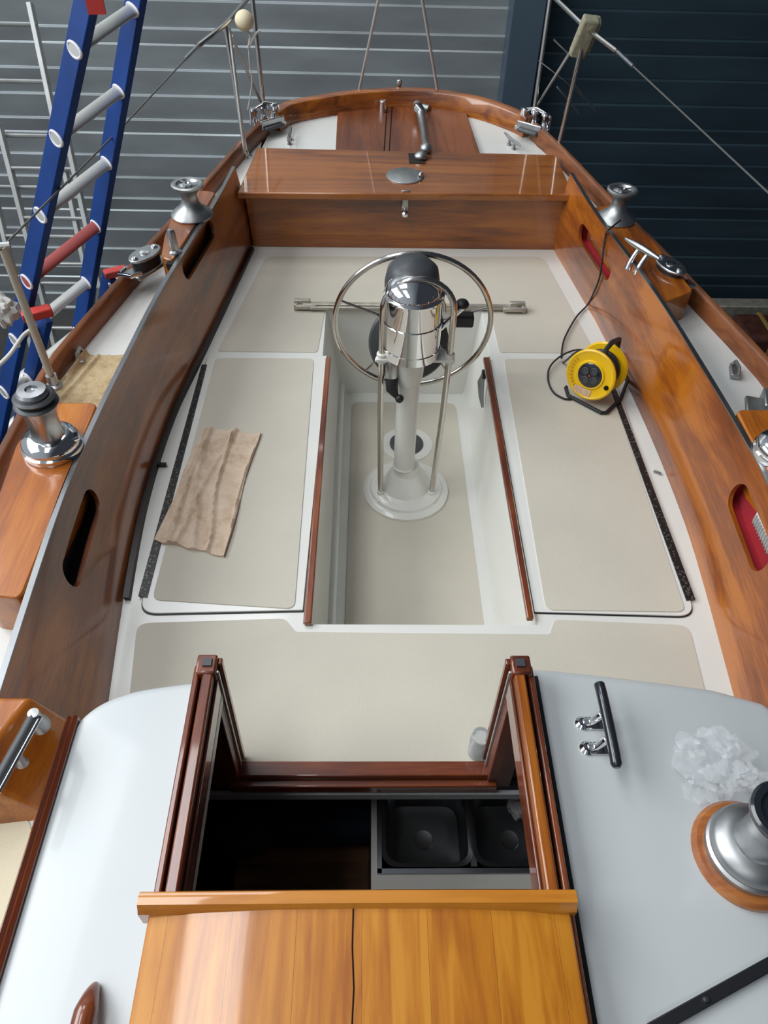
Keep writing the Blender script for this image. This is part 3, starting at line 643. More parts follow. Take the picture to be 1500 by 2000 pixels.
# ------------------------------------------------------------------ cable reel
rc = P(1155, 730, y=2.60)
cr = thing('cable_reel', 'yellow cable reel with black cable standing on the right bench', 'cable reel', (1.0, 2.62, .0105))
ax = Vector((-.62, -.757, .209)).normalized()      # axle towards the viewer
c0 = P(1154, 732, y=2.54); c1 = c0-ax*.122
u = ax.cross(Vector((0, 0, 1))).normalized(); w = u.cross(ax).normalized(); w = w if w.z > 0 else -w
RR = .103
fl = MB().lathe(c0, [(.045, -.010), (RR, -.010), (RR+.003, -.004), (RR+.003, .004), (RR-.004, .008), (RR-.012, .004), (.062, .004), (.058, .010), (.045, .010)], 48, axis=ax).build('front_flange', 'yellow_plastic', cr)
MB().lathe(c0, [(.052, -.012), (.052, .010), (.047, .013), (0, .013)], 32, axis=ax).build('socket_panel', 'black_gloss', fl)
m = MB()
for k in range(4):
    q = c0+ax*.0135+(u*math.cos(k*math.pi/2+.5)+w*math.sin(k*math.pi/2+.5))*.026
    m.lathe(q, [(.016, 0), (.016, .002), (.013, .003), (.012, .0005), (0, .0005)], 20, axis=ax)
m.build('power_socket', 'dark_grey', fl)
MB().lathe(c0+ax*.0135, [(.004, 0), (.004, .003), (0, .004)], 10, axis=ax).build('indicator', 'red_plastic', fl)
Mx = Matrix((u, w, ax)).transposed()
MB().box(c0+ax*.0065-w*.076-u*.012*(-1), (.075, .030, .001), Mx).build('label_sticker', 'label_paper', fl, bevel=0)
sgn = 1 if u.x > 0 else -1
MB().lathe(c0+ax*.004+u*sgn*.080-w*.022, [(.009, 0), (.009, .008), (.006, .01), (0, .01)], 14, axis=ax).build('crank_socket', 'interior_dark', fl)
# moulded lettering along the rim of the flange
def text(body, size, M4, mat, name, parent, ext=.0006):
    cu = bpy.data.curves.new('t', 'FONT'); cu.body = body; cu.size = size; cu.extrude = ext; cu.align_x = 'CENTER'; cu.align_y = 'CENTER'
    o = bpy.data.objects.new('t', cu); S.collection.objects.link(o); C.view_layer.update()
    me = bpy.data.meshes.new_from_object(o.evaluated_get(C.evaluated_depsgraph_get())); bpy.data.objects.remove(o)
    me.transform(M4); q = MB(); q.v = [v.co.copy() for v in me.vertices]; q.f = [list(p.vertices) for p in me.polygons]
    return q.build(name, mat, parent, smooth=30)
m = MB()
for k in range(9):
    a = R(150+k*10) if sgn > 0 else R(30-k*10)
    q = c0+ax*.0065+(u*math.cos(a)+w*math.sin(a))*.083
    rad = (u*math.cos(a)+w*math.sin(a)); tg = (-u*math.sin(a)+w*math.cos(a))
    m.box(q, (.012, .006, .0012), Matrix((rad, tg, ax)).transposed())
plain('yellow_dark', (.55, .30, .004), .4)
m.build('raised_lettering', 'yellow_dark', fl)
MB().lathe(c1, [(.045, -.006), (RR-.004, -.006), (RR+.003, 0), (RR-.004, .008), (.06, .008), (.045, .008)], 48, axis=ax).build('rear_flange', 'yellow_plastic', cr)
m = MB(); m.lathe(c1, [(.060, .008), (.070, .02), (.075, .05), (.074, .08), (.066, .104)], 40, axis=ax)
for k in range(7): m.tube([c1+ax*(.018+.0125*k)+(u*math.cos(t)+w*math.sin(t))*(.074+.003*math.sin(k*2.1)) for t in [2*math.pi*i/40 for i in range(40)]], .0062, 8, closed=True)
m.build('wound_cable', 'cable_black', cr)
# stand: a bent tube foot under the reel and handle above
ff = [P(1105, 757, z=.02), P(1109, 772, z=.02), P(1174, 806, z=.02), P(1184, 806, z=.02), P(1212, 780, z=.02), P(1225, 745, z=.02), P(1205, 700, z=.02)]
MB().tube([(c0-w*.0).lerp(ff[0], .96)]+[tuple(p) for p in ff], .0078, 10).build('stand', 'black_rubber', cr)
hb = c0-ax*.055
m = MB(); m.tube([c0-ax*.012+w*.062+u*sgn*.03, c0-ax*.02+w*.118+u*sgn*.02, c0-ax*.06+w*.135+u*sgn*.02, c1-ax*.01+w*.128+u*sgn*.02, c1-ax*.018+w*.06+u*sgn*.03, c1-ax*.02-w*.10+u*sgn*.02], [.008, .010, .011, .012, .009, .008], 10)
m.build('handle', 'black_rubber', cr)
# loose cable
q0 = c0-ax*.05+w*.072
cp = [c0-ax*.045+w*.075, c0-ax*.02-u*sgn*.085+w*.065]+[P(x, y, z=.016) for x, y in ((1100, 708), (1097, 690), (1103, 660), (1125, 620), (1146, 597))]
def on_coaming(px, py, off=.008):
    d = ray(px, py); lo, hi = .5, 6.0
    for _ in range(40):
        t_ = (lo+hi)/2; p_ = d*t_+Vector((0, 0, CH)); k_ = (p_.z+.03)/(CT+.03)
        if p_.x < lerp(interp(BR, p_.y), interp(TR, p_.y), k_)-.010*math.sin(math.pi*max(0, min(1, k_)))-off: lo = t_
        else: hi = t_
    return p_
wallp = [on_coaming(*q_) for q_ in ((1158, 575), (1170, 545), (1176, 510), (1180, 475), (1184, 455))]
kk = P(1186, 455, z=.42); kk2 = P(1212, 430, z=.44)
MB().tube(crv(cp+wallp+[kk+Vector((0, 0, .012)), kk2], 8), .0042, 8).build('power_cable', 'cable_black', cr)
MB().tube(crv([c0-ax*.045+w*.074-u*sgn*.01]+[P(x, y, z=.03 if y < 720 else .016) for x, y in ((1130, 683), (1098, 694), (1075, 715), (1070, 740), (1080, 765), (1100, 778), (1115, 780))], 8), .0042, 8).build('power_cable', 'cable_black', cr)

# ------------------------------------------------------------------ cloths
def cloth(name, label, corners, mat, z0, amp, seed, nx=44, ny=60, fold=None, zf=None):
    rnd = random.Random(seed); A, B, Cc, D = [Vector(P(x, y, z=z0).xy) for x, y in corners]   # tl tr br bl
    ph = [rnd.uniform(0, 6.28) for _ in range(8)]; vs = []
    for j in range(ny+1):
        v = j/ny
        for i in range(nx+1):
            u_ = i/nx; p = A.lerp(B, u_).lerp(D.lerp(Cc, u_), v)
            eb = .004*math.sin(9*v+ph[0])*(1 if i in (0, nx) else .6)+.003*math.sin(17*u_+ph[1]+5*v)
            h = 0
            for cu, sl, wd, ht in fold:
                d = (u_-cu-sl*(v-.5)-.03*math.sin(5*v+ph[2]))/wd; h += ht*math.exp(-d*d)
            h += amp*(.5+.5*math.sin(7*u_+3*v+ph[3]))*.35+amp*.25*(1+math.sin(13*v-6*u_+ph[4]))
            zz = z0+.004+h
            if zf: zz = max(zz, zf(p.x+eb, p.y)+.004+h)
            vs.append((p.x+eb, p.y+eb, zz))
    n = nx+1; fs = [(j*n+i, j*n+i+1, (j+1)*n+i+1, (j+1)*n+i) for j in range(ny) for i in range(nx)]
    k = len(vs); vs += [(a, b, z0+.0012 if not zf else c-.004) for a, b, c in vs]; fs += [tuple(q+k for q in f_)[::-1] for f_ in fs]
    bd = [i for i in range(n)]+[j*n+nx for j in range(1, ny+1)]+[ny*n+i for i in range(nx-1, -1, -1)]+[j*n for j in range(ny-1, 0, -1)]
    fs += [(bd[i], bd[i]+k, bd[(i+1) % len(bd)]+k, bd[(i+1) % len(bd)]) for i in range(len(bd))]
    o = MB().add(vs, fs).build(name, mat, None, smooth=70); o['label'] = label; return o
t = cloth('towel', 'crumpled pinkish beige towel spread on the left bench', [(398, 840), (506, 850), (440, 1088), (302, 1056)], 'towel', .0105, .010, 3,
          fold=[(.16, .10, .035, .016), (.42, -.28, .03, .012), (.62, .22, .03, .014), (.98, 0, .02, .008), (.30, .5, .05, .010)])
t['category'] = 'towel'
t = cloth('sackcloth', 'coarse tan cloth laid over the left side deck behind the winch', [(165, 697), (255, 697), (205, 822), (70, 815)], 'sackcloth', DZ+.002, .006, 8,
          fold=[(.10, .2, .04, .012), (.24, -.1, .04, .010), (.02, 0, .03, .02)])
t['category'] = 'cloth'

# ------------------------------------------------------------------ winches
def winch_parts(t, X, Y, Z, k=1.0, ring=None, h=1.0, top='open', base='chrome', drum='satin_metal'):
    if ring: MB().lathe((X, Y, Z), [(ring, 0), (ring, .018), (ring-.008, .028), (ring-.02, .030), (0, .030)], 44).build('wood_ring', ring and t['wm'], t); Z += .030
    MB().lathe((X, Y, Z), [(.088*k, 0), (.090*k, .006*h), (.090*k, .018*h), (.084*k, .022*h), (.086*k, .026*h), (.086*k, .034*h), (.080*k, .046*h), (.062*k, .056*h), (.050*k, .060*h), (0, .060*h)], 44).build('winch_base', base, t)
    MB().lathe((X, Y, Z+.060*h), [(.050*k, 0), (.046*k, .008*h), (.044*k, .05*h), (.047*k, .085*h), (.058*k, .105*h), (.060*k, .112*h), (0, .112*h)], 40).build('drum', drum, t)
    return Z
def prim(label, X, Y):
    t = thing('winch', label, 'winch', (X, Y, .405)); t['wm'] = 'teak_y'
    Z = winch_parts(t, X, Y, .405, 1.0, h=1.0)
    m = MB(); m.lathe((X, Y, Z+.172), [(.060, 0), (.064, .005), (.058, .011), (.050, .013), (.050, .020), (.058, .023), (.060, .028), (.052, .034), (0, .034)], 36).build('tailing_jaws', 'dark_grey', t)
    c = MB().lathe((X, Y, Z+.206), [(.044, 0), (.046, .010), (.040, .018), (.018, .020), (.014, .012), (0, .012)], 28).build('winch_cap', 'satin_metal', t)
    MB().tube([(X+.03, Y-.01, Z+.05), (X+.06, Y-.03, Z+.045), (X+.085, Y-.0, Z+.04)], .007, 8).build('line_guard', 'chrome', t)
    del t['wm']; return t
prim('large chrome winch on the orange teak base at the left', -.955, 1.775)
prim('chrome winch cut off by the right edge of the photo', 1.305, 1.775)
def aftw(label, X, Y, Z):
    t = thing('winch', label, 'winch', (X, Y, Z))
    MB().lathe((X, Y, Z), [(.090, 0), (.092, .006), (.086, .014), (.066, .030), (.046, .046), (.036, .07), (.034, .09), (.040, .105), (.052, .118), (.066, .128), (.070, .133), (.070, .140), (.062, .144), (.050, .142), (.042, .130), (.02, .126), (0, .126)], 44).build('drum', 'dull_metal', t)
    m = MB()
    for a in (.3, 2.4, 4.5): m.box((X+.03*math.cos(a), Y+.03*math.sin(a), Z+.134), (.045, .012, .014), rotz(a))
    m.lathe((X, Y, Z+.124), [(.020, 0), (.020, .018), (.010, .020), (0, .012)], 20).build('handle_socket', 'satin_metal', t)
    return t
q = P(374, 424, z=.405); aftw('small flared winch on the teak base aft on the left side deck', q.x, q.y+.02, .405)
q = P(1204, 432, z=.375); aftw('small flared winch with a black cable over it, aft on the right', q.x+.0, q.y+.02, .375)
# roof winch
q = P(1459, 1664, z=rz(.78)+.02)
t = thing('winch', 'winch on a round varnished teak ring beside the plastic bag', 'winch', (q.x, q.y, rz(q.x))); t['wm'] = 'teak_red_x'
wood('ring_teak', (.20, .05, .008), (.33, .10, .02), (.42, .15, .03), 'X', rough=.45, crough=.2); t['wm'] = 'ring_teak'
Z = winch_parts(t, q.x, q.y, rz(q.x)-.004, .98, ring=.108, base='dull_metal')
MB().lathe((q.x, q.y, Z+.172), [(.058, 0), (.062, .006), (.062, .016), (.057, .020), (.045, .020), (.040, .012), (0, .012)], 36).build('winch_cap', 'black_gloss', t, label='black cap with a bright rim')
MB().lathe((q.x, q.y, Z+.182), [(.022, 0), (.022, .010), (.014, .012), (.012, .004), (0, .004)], 20).build('handle_socket', 'chrome', t)
del t['wm']

# ------------------------------------------------------------------ cleats and handles
def horn(t, c, d, L, hgt, r, mat, fmat, gap=.03):
    c = Vector(c); d = Vector(d).normalized(); pts = [c+d*(L*s)+Vector((0, 0, hgt+z)) for s, z in ((-.5, .004), (-.42, .004), (-.2, 0), (0, -.002), (.2, 0), (.42, .004), (.5, .004))]
    MB().tube(pts, [r*.5, r*.8, r, r*1.05, r, r*.8, r*.5], 14).build('horn', mat, t)
    for s in (-1, 1):
        p = c+d*(gap*s)
        MB().lathe(p, [(r*1.5, 0), (r*1.4, .004), (r*.8, hgt*.4), (r*.75, hgt)], 16).build('foot', fmat, t)
a = P(1170, 1335, z=.475); b = P(1205, 1500, z=.475); mid = (a+b)/2
t = thing('roof_cleat', 'black horned cleat with two chrome feet on the white roof right of the companionway', 'cleat', (mid.x-.01, mid.y, rz(mid.x)))
L = (b-a).length
MB().tube(crv([a+Vector((0, 0, .0)), a.lerp(b, .15)+Vector((0, 0, .004)), mid+Vector((0, 0, .006)), a.lerp(b, .85)+Vector((0, 0, .004)), b], 5), [.008]+[.0125]*18+[.010, .007], 16).build('horn', 'black_gloss', t)
for yy in (.028, -.032):
    c = mid.lerp(a, 0); c = mid+(a-mid).normalized()*yy
    MB().lathe((c.x-.040, c.y, rz(c.x)), [(.018, 0), (.017, .006), (.010, .012), (0, .013)], 20).tube([(c.x-.038, c.y, rz(c.x)+.006), (c.x-.02, c.y, rz(c.x)+.012), (c.x-.004, c.y, .468)], [.010, .009, .009], 12).box((c.x-.012, c.y, rz(c.x)+.004), (.05, .030, .008)).build('foot', 'chrome', t, bevel=.002)
# lever on the left block
a = P(68, 1398, z=.46); b = P(-14, 1545, z=.47)
t = thing('turning_lever', 'long dark chrome lever on the teak block at the left edge', 'lever', (a.x, a.y, ZB))
MB().tube([a, a.lerp(b, .3), a.lerp(b, .7), b], [.014, .013, .013, .013], 12).build('lever_arm', 'dark_grey', t)
MB().tube([a+Vector((.016, -.006, .006)), b+Vector((.016, -.006, .006))], .004, 10).build('lever_rod', 'chrome', t)
MB().lathe((a.x, a.y, ZB-.002), [(.022, 0), (.020, .02), (.014, .035), (.012, .060), (0, .062)], 20).build('pivot', 'dull_metal', t)
MB().lathe((lerp(a.x, b.x, .5), lerp(a.y, b.y, .5), ZB-.002), [(.014, 0), (.010, .01), (.010, .045), (0, .046)], 14).build('pivot', 'dull_metal', t)
# stern cleats
for (x, y, lab) in ((566, 262, 'small metal cleat on the white stern deck, left of the teak hatch'), (1000, 272, 'small metal cleat on the white stern deck, right of the teak hatch')):
    q = P(x, y+6, z=dz(4.5)+.03); t = thing('deck_cleat', lab, 'cleat', (q.x, q.y, dz(q.y)+.002))
    horn(t, (q.x, q.y, dz(q.y)+.002), (.02 if x < 700 else -.35, 1, 0), .20, .040, .009, 'satin_metal', 'satin_metal', .03)
# fairleads: stern rollers and genoa turning blocks
def stern_lead(lab, c, ang):
    t = thing('stern_fairlead', lab, 'fairlead', c); c = Vector(c); M_ = rotz(ang)
    MB().box(c+Vector((0, 0, .012)), (.19, .10, .024), M_).box(c+M_ @ Vector((0, -.05, .03)), (.16, .012, .05), M_).build('bed_plate', 'satin_metal', t, bevel=.005)
    MB().box(c+M_ @ Vector((0, -.068, .012)), (.13, .022, .02), M_).build('roller_shadow_slot', 'dark_grey', t, bevel=.008)
    for dx in (-.075, -.01, .06):
        MB().lathe(c+M_ @ Vector((dx, .02, .024)), [(.020, 0), (.024, .01), (.016, .03), (.016, .05), (.026, .07), (.022, .08), (0, .082)], 18).build('roller', 'chrome', t)
    MB().tube([c+M_ @ Vector((-.095, .02, .02)), c+M_ @ Vector((-.095, .02, .09)), c+M_ @ Vector((0, .02, .115)), c+M_ @ Vector((.09, .02, .09)), c+M_ @ Vector((.09, .02, .02))], .010, 10).build('keeper', 'chrome', t)
q = P(530, 240, z=.33); stern_lead('chrome fairlead on the left stern corner', (q.x-.02, q.y, .315), R(40))
q = P(1034, 250, z=.33); stern_lead('chrome fairlead on the right stern corner', (q.x+.02, q.y, .315), R(-38))
def turning_block(lab, c, ang, mat):
    t = thing('turning_block', lab, 'block', c); c = Vector(c); M_ = rotz(ang)
    MB().box(c+Vector((0, 0, .008)), (.09, .20, .016), M_).build('base_plate', 'dull_metal', t, bevel=.006)
    e = []
    for k in range(24):
        a = 2*math.pi*k/24; e.append((c.x+(M_ @ Vector((.048*math.cos(a), .085*math.sin(a), 0))).x, c.y+(M_ @ Vector((.048*math.cos(a), .085*math.sin(a), 0))).y))
    MB().prism(e, c.z+.062, c.z+.074).build('cheek_plate', mat, t, bevel=.004)
    MB().prism([(lerp(c.x, x, .86), lerp(c.y, y, .86)) for x, y in e], c.z+.014, c.z+.062).build('sheave_body', 'black_rubber', t)
    m = MB()
    for s in (-1, 1): m.lathe(c+M_ @ Vector((0, .06*s, .070)), [(.014, 0), (.014, .010), (.008, .014), (0, .014)], 14)
    m.lathe(c+Vector((0, 0, .070)), [(.022, 0), (.020, .008), (0, .010)], 18); m.build('bolt', 'chrome', t)
    MB().tube([c+M_ @ Vector((.04, -.08, .03)), c+M_ @ Vector((.03, -.13, .035)), c+M_ @ Vector((-.02, -.14, .035)), c+M_ @ Vector((-.04, -.09, .03))], .010, 10).build('shackle', 'chrome', t)
q = P(272, 510, z=.36); turning_block('grey metal turning block on the left rail near the ladder', (q.x+.03, q.y, .325), R(-30), 'dull_metal')
q = P(1313, 528, z=.38); turning_block('dark chrome turning block on the right rail', (q.x-.01, q.y+.01, .33), R(22), 'satin_metal')
# big cleat on the right island
a = P(1222, 466, z=.46); b = P(1288, 506, z=.46)
t = thing('horn_cleat', 'bright chrome cleat on the teak base ahead of the right aft winch', 'cleat', ((a.x+b.x)/2, (a.y+b.y)/2, .375))
d = (b-a).normalized()
MB().tube([a, a.lerp(b, .25), a.lerp(b, .55), a.lerp(b, .8), b], [.006, .013, .016, .012, .007], 14).build('horn', 'satin_metal', t)
for f_ in (.40, .66):
    p = a.lerp(b, f_); MB().tube([(p.x+.004, p.y, .452), (p.x-.012, p.y-.012, .43), (p.x-.026, p.y-.022, .40), (p.x-.030, p.y-.026, .374)], [.010, .010, .012, .018], 16).build('foot', 'chrome', t)
# metal peg on the left island
a = P(342, 492, z=.405); t = thing('mooring_peg', 'short bright metal peg on the teak base left of the aft opening', 'peg', (a.x, a.y, .405))
MB().lathe((a.x, a.y, .403), [(.030, 0), (.028, .006), (.018, .012), (.017, .085), (.012, .098), (0, .100)], 20, axis=(-.05, .05, 1)).build('pin', 'satin_metal', t)
a = P(310, 512, z=DZ+.02)
# flat plate by left block
q = P(250, 545, z=DZ); t = thing('deck_eye', 'small dark plate on the left side deck beside the turning block', 'deck fitting', (q.x, q.y, DZ))
MB().lathe((q.x, q.y, DZ), [(.035, 0), (.033, .006), (0, .008)], 24).build('plate', 'dark_grey', t)
# little lifeline cleats on inner rail sides
for (x, y, lab) in ((155, 692, 'tiny metal fitting at the left rail above the tan cloth'), (1438, 718, 'tiny metal fitting on the right rail, halfway down the white deck')):
    q = P(x, y, z=DZ+.03); t = thing('rail_fitting', lab, 'fitting', (q.x, q.y, DZ))
    MB().box((q.x, q.y, DZ+.012), (.035, .08, .022), rotz(.2 if x < 700 else -.25)).build('foot', 'dull_metal', t, bevel=.004)
    MB().tube([(q.x, q.y-.035, DZ+.02), (q.x, q.y-.02, DZ+.045), (q.x, q.y+.02, DZ+.045), (q.x, q.y+.035, DZ+.02)], .007, 8).build('eye', 'dull_metal', t)
q = P(1478, 795, z=DZ+.03); t = thing('chock', 'small metal chock against the right rail beside the cut off winch', 'fitting', (q.x, q.y, DZ))
MB().box((q.x, q.y, DZ+.03), (.08, .10, .02), rotz(-.3)).box((q.x+.02, q.y, DZ+.05), (.02, .11, .06), rotz(-.3)).build('chock_body', 'dull_metal', t, bevel=.006)
# taffrail fittings
for (x, y, lab, k) in ((748, 196, 'short bright tube standing at the head of the teak stern hatch', 0), (779, 180, 'small metal eye on the middle of the stern rail', 1)):
    q = P(x, y, z=.35); t = thing('stern_fitting', lab, 'fitting', (q.x, q.y, .33))
    if k == 0: MB().lathe((q.x, q.y-.03, .282), [(.022, 0), (.022, .075), (.018, .078), (0, .078)], 18).build('tube', 'chrome', t)
    else: MB().box((q.x, q.y, .352), (.09, .04, .012)).lathe((q.x, q.y, .355), [(.014, 0), (.012, .03), (.018, .05), (.014, .065), (0, .068)], 16).build('eye', 'chrome', t, bevel=.003)
# metal handle (emergency gear) lying on stern hatch, reaching into the lid notch
pts = [P(815, 205, z=.34), P(821, 222, z=.335), P(826, 250, z=.335), P(829, 275, z=.335), P(832, 292, z=.345), P(822, 308, z=.345)]
t = thing('stern_shaft', 'knotted grey metal shaft lying on the stern hatch and locker lid', 'shaft', (pts[2].x, pts[2].y, ZA))
MB().tube(pts[:5], [.028, .024, .020, .018, .020], 14).build('shaft_rod', 'dull_metal', t)
MB().tube([P(812, 203, z=.32), P(818, 212, z=.36), P(828, 226, z=.33)], [.02, .03, .02], 10).build('clevis', 'chrome', t)
MB().tube([P(826, 212, z=.30), P(838, 215, z=.30)], [.03, .028], 12).build('cup', 'dull_metal', t)
MB().ball(P(832, 290, z=.345), .036, 14, (1, 1, .8)).ball(P(822, 305, z=.34), .034, 14, (1.1, 1, .7)).build('ragged_end', 'dull_metal', t)
p = P(810, 309, z=LZ); MB().box((p.x+.01, p.y-.005, LZ+.0015), (.085, .13, .003)).build('lid_notch', 'cavity', lido)

# ------------------------------------------------------------------ stanchions, pushpit, stays
def yfix(px, py, y): return P(px, py, y=y)
def pushpit(lab, foot1, top1, foot2, top2, rail_front, brace):
    t = thing('pushpit', lab, 'rail', tuple(foot1))
    for a, b in ((foot1, top1), (foot2, top2)):
        s = MB().tube([a, a.lerp(b, .5), b], .0125, 12).build('post', 'stainless', t)
        MB().lathe((a.x, a.y, a.z-.004), [(.034, 0), (.034, .006), (.018, .010), (.016, .035), (0, .035)], 18).build('post_foot', 'satin_metal', s)
    d = (top2-top1).normalized()
    MB().tube([rail_front, top1, top2, top2+(top2-top1)*.6], .0125, 12).build('top_rail', 'stainless', t)
    for a, b in brace: MB().tube([a, b], .008, 8).build('brace', 'aluminium', t)
    return t
f1 = P(481, 306, z=.265); t1 = P(440, 48, y=4.42); f2 = P(515, 212, z=.33); t2 = P(492, -12, y=4.95)
pushpit('thin stainless stern rail on the left, carrying the cream ball', f1, t1, f2, t2, t1.lerp(P(386, 90, y=4.10), 1), [(P(452, 70, y=4.45), P(512, 205, y=4.85)), (P(448, 55, y=4.42), P(478, 300, y=4.28))])
g1 = P(1086, 308, z=.265); u1 = P(1145, 55, y=4.42); g2 = P(1041, 232, z=.33); u2 = P(1076, -12, y=4.95)
pushpit('thin stainless stern rail on the right, below the olive foam block', g1, u1, g2, u2, P(1205, 100, y=4.10), [(P(1050, 205, y=4.9), P(1118, 95, y=4.5))])
def line(name, lab, cat, pts, r, mat, ends=None):
    t = thing(name, lab, cat, tuple(pts[0])); MB().tube(pts, r, 8).build('wire', mat, t)
    if ends: MB().tube([ends[0], ends[1]], .0085, 10).build('turnbuckle', 'satin_metal', t)
    return t
st = P(106, 752, z=RZ+.005); sb = P(5, 482, y=st.y+.02)
t = thing('stanchion', 'beige tubular stanchion rising from the left rail behind the large winch', 'stanchion', tuple(st))
MB().tube([st, sb], .013, 12).build('post', 'beige_tube', t)
MB().lathe((st.x, st.y, RZ-.002), [(.03, 0), (.028, .01), (.018, .015), (.018, .05), (0, .05)], 16).build('socket', 'dull_metal', t)
MB().tube([sb+Vector((-.02, 0, 0)), sb+Vector((.02, .01, 0))], .012, 10).build('cap', 'dull_metal', t)
lf = P(386, 90, y=4.10)
line('lifeline', 'thin wire lifeline from the left stern rail down to the stanchion', 'lifeline', [lf, lf.lerp(sb, .5)+Vector((0, 0, -.01)), sb, sb+(sb-lf)*.4], .0035, 'wire', (lf, lf.lerp(sb, .10)))
rf = P(1205, 100, y=4.10); re = P(1510, 385, y=2.55)
line('lifeline', 'thin wire lifeline from the right stern rail across the dark wall', 'lifeline', [rf, rf.lerp(re, .5), re, rf.lerp(re, 1.15)], .0035, 'wire', (rf, rf.lerp(re, .14)))
for (a, b, lab) in (((700, 182), (742, -15), 'left leg of the backstay rising from the stern rail'), ((856, 186), (822, -15), 'right leg of the backstay rising from the stern rail')):
    A = P(a[0], a[1], z=.352); B = P(b[0], b[1], y=A.y-.12)
    t = thing('backstay', lab, 'stay', tuple(A)); MB().tube([A, A.lerp(B, .5), B, B+(B-A)*.8], .0085, 10).build('rod', 'aluminium', t)
    MB().box((A.x, A.y-.005, .350), (.13, .05, .010)).build('chainplate', 'aluminium', t, bevel=.003)
# cream ball with cord
q = P(477, 40, y=4.50); t = thing('rail_ball', 'round cream ball tied to the left stern rail', 'ball', tuple(q))
MB().ball(q, .048, 24).build('ball', 'foam_cream', t)
MB().tube(crv([q+Vector((.01, 0, -.04)), P(489, 75, y=4.5), P(484, 95, y=4.5), P(500, 66, y=4.5), P(508, 60, y=4.5)], 5), .006, 8).tube(crv([P(486, 75, y=4.5), P(487, 120, y=4.52), P(492, 160, y=4.56), P(484, 215, y=4.6)], 5), .003, 6).build('cord', 'rope_white', t)
# olive foam block
q = P(1141, 72, y=4.42)
t = thing('foam_block', 'worn olive foam block pushed over the right stern rail corner', 'foam block', tuple(q))
M_ = Matrix.Rotation(R(8), 3, 'Y') @ Matrix.Rotation(R(20), 3, 'X')
MB().box(q, (.085, .06, .20), M_).box(q+Vector((.035, .01, .01)), (.05, .07, .16), M_).build('block', 'olive_foam', t, bevel=.012, seg=3)
# small yagi antenna
t = thing('small_antenna', 'small rod antenna with thin cross elements behind the right stern rail', 'antenna', tuple(P(1100, 150, y=4.7)))
MB().tube([P(1052, 118, y=4.7), P(1100, 155, y=4.7), P(1150, 200, y=4.7)], .003, 8).build('boom', 'satin_metal', t)
for a, b in (((1082, 77), (1109, 103)), ((1088, 169), (1131, 221)), ((1123, 166), (1164, 217))): MB().tube([P(*a, y=4.7), P(*b, y=4.7)], .005, 8).build('element', 'satin_metal', t)

# ------------------------------------------------------------------ ladders
def ladder(lab, A0, A1, B0, B1, rungs, smat, rmat, w=.07, d=.028, ringed=True, redk=None, into=None):
    t = into or thing('ladder', lab, 'ladder', tuple(A0))
    for a, b, k in ((A0, A1, 0), (B0, B1, 1)):
        ax_ = (b-a).normalized(); across = ((B0-A0) - ax_*(B0-A0).dot(ax_)).normalized(); nn = ax_.cross(across)
        M_ = Matrix((across, nn, ax_)).transposed()
        MB().box((a+b)/2, (d, w, (b-a).length), M_).build('stile', smat, t, bevel=.004)
    across = (B0-A0).normalized(); ax_ = (A1-A0).normalized(); nn = ax_.cross(across).normalized()
    for i, s in enumerate(rungs):
        a = A0.lerp(A1, s); b = B0+(B1-B0)*((a.z-B0.z)/(B1.z-B0.z)); dd = (b-a).normalized(); n2 = nn; u2 = dd.cross(n2)
        M_ = Matrix((dd, n2, u2)).transposed(); L = (b-a).length
        ring = lambda x: [a+dd*x+n2*(.027*math.cos(q))+u2*(.010*math.sin(q) if math.sin(q) > 0 else .022*math.sin(q)) for q in [2*math.pi*k/14 for k in range(14)]]
        r = MB().loft([ring(-.02), ring(L+.02)]).build('rung', redk[0] if (redk and i == redk[1]) else rmat, t)
        if ringed: MB().tube([a-dd*.017+n2*(.031*math.cos(q))+u2*(.015*math.sin(q) if math.sin(q) > 0 else .026*math.sin(q)) for q in [2*math.pi*k/20 for k in range(20)]], .005, 8, closed=True).build('rung_end', 'lining_white', r)
        if ringed: MB().tube([b-dd*.018+n2*(.030*math.cos(q))+u2*(.013*math.sin(q) if math.sin(q) > 0 else .025*math.sin(q)) for q in [2*math.pi*k/20 for k in range(20)]], .004, 8, closed=True).build('rung_end', 'lining_white', r)
    return t
def spot(z, px, py):
    return P(px, py, z=z)
# leaning on the left rail: foot on the shed floor, head above deck height
ya = 2.62
A1 = P(178, -40, y=ya); Am = P(38, 640, y=ya); A0 = Am+(Am-A1)*((FLOOR-Am.z)/(Am.z-A1.z))
zq = P(112, 270, y=ya).z; dq = ray(222, 178); yb = dq.y*(zq-CH)/dq.z
B1 = P(272, -40, y=yb); Bm = P(186, 470, y=yb); B0 = Bm+(Bm-B1)*((FLOOR-Bm.z)/(Bm.z-B1.z))
zr = [P(145, 92, y=ya).z, P(112, 270, y=ya).z, P(83, 416, y=ya).z, P(57, 545, y=ya).z]
step = (zr[0]-zr[3])/3; rs = [(z-A0.z)/(A1.z-A0.z) for z in [zr[0]-step*i for i in range(-1, 12)] if z > A0.z+.1]
plain('ladder_blue', (.0015, .032, .165), .55, var=.25, vscale=7); MAT['ladder_blue'].node_tree.nodes['Principled BSDF'].inputs['Specular IOR Level'].default_value = .25
lad = ladder('tall blue ladder with grey rungs leaning on the left side of the boat', A0, A1, B0, B1, rs, 'ladder_blue', 'aluminium', w=.078, d=.03, redk=('rung_red', 4))
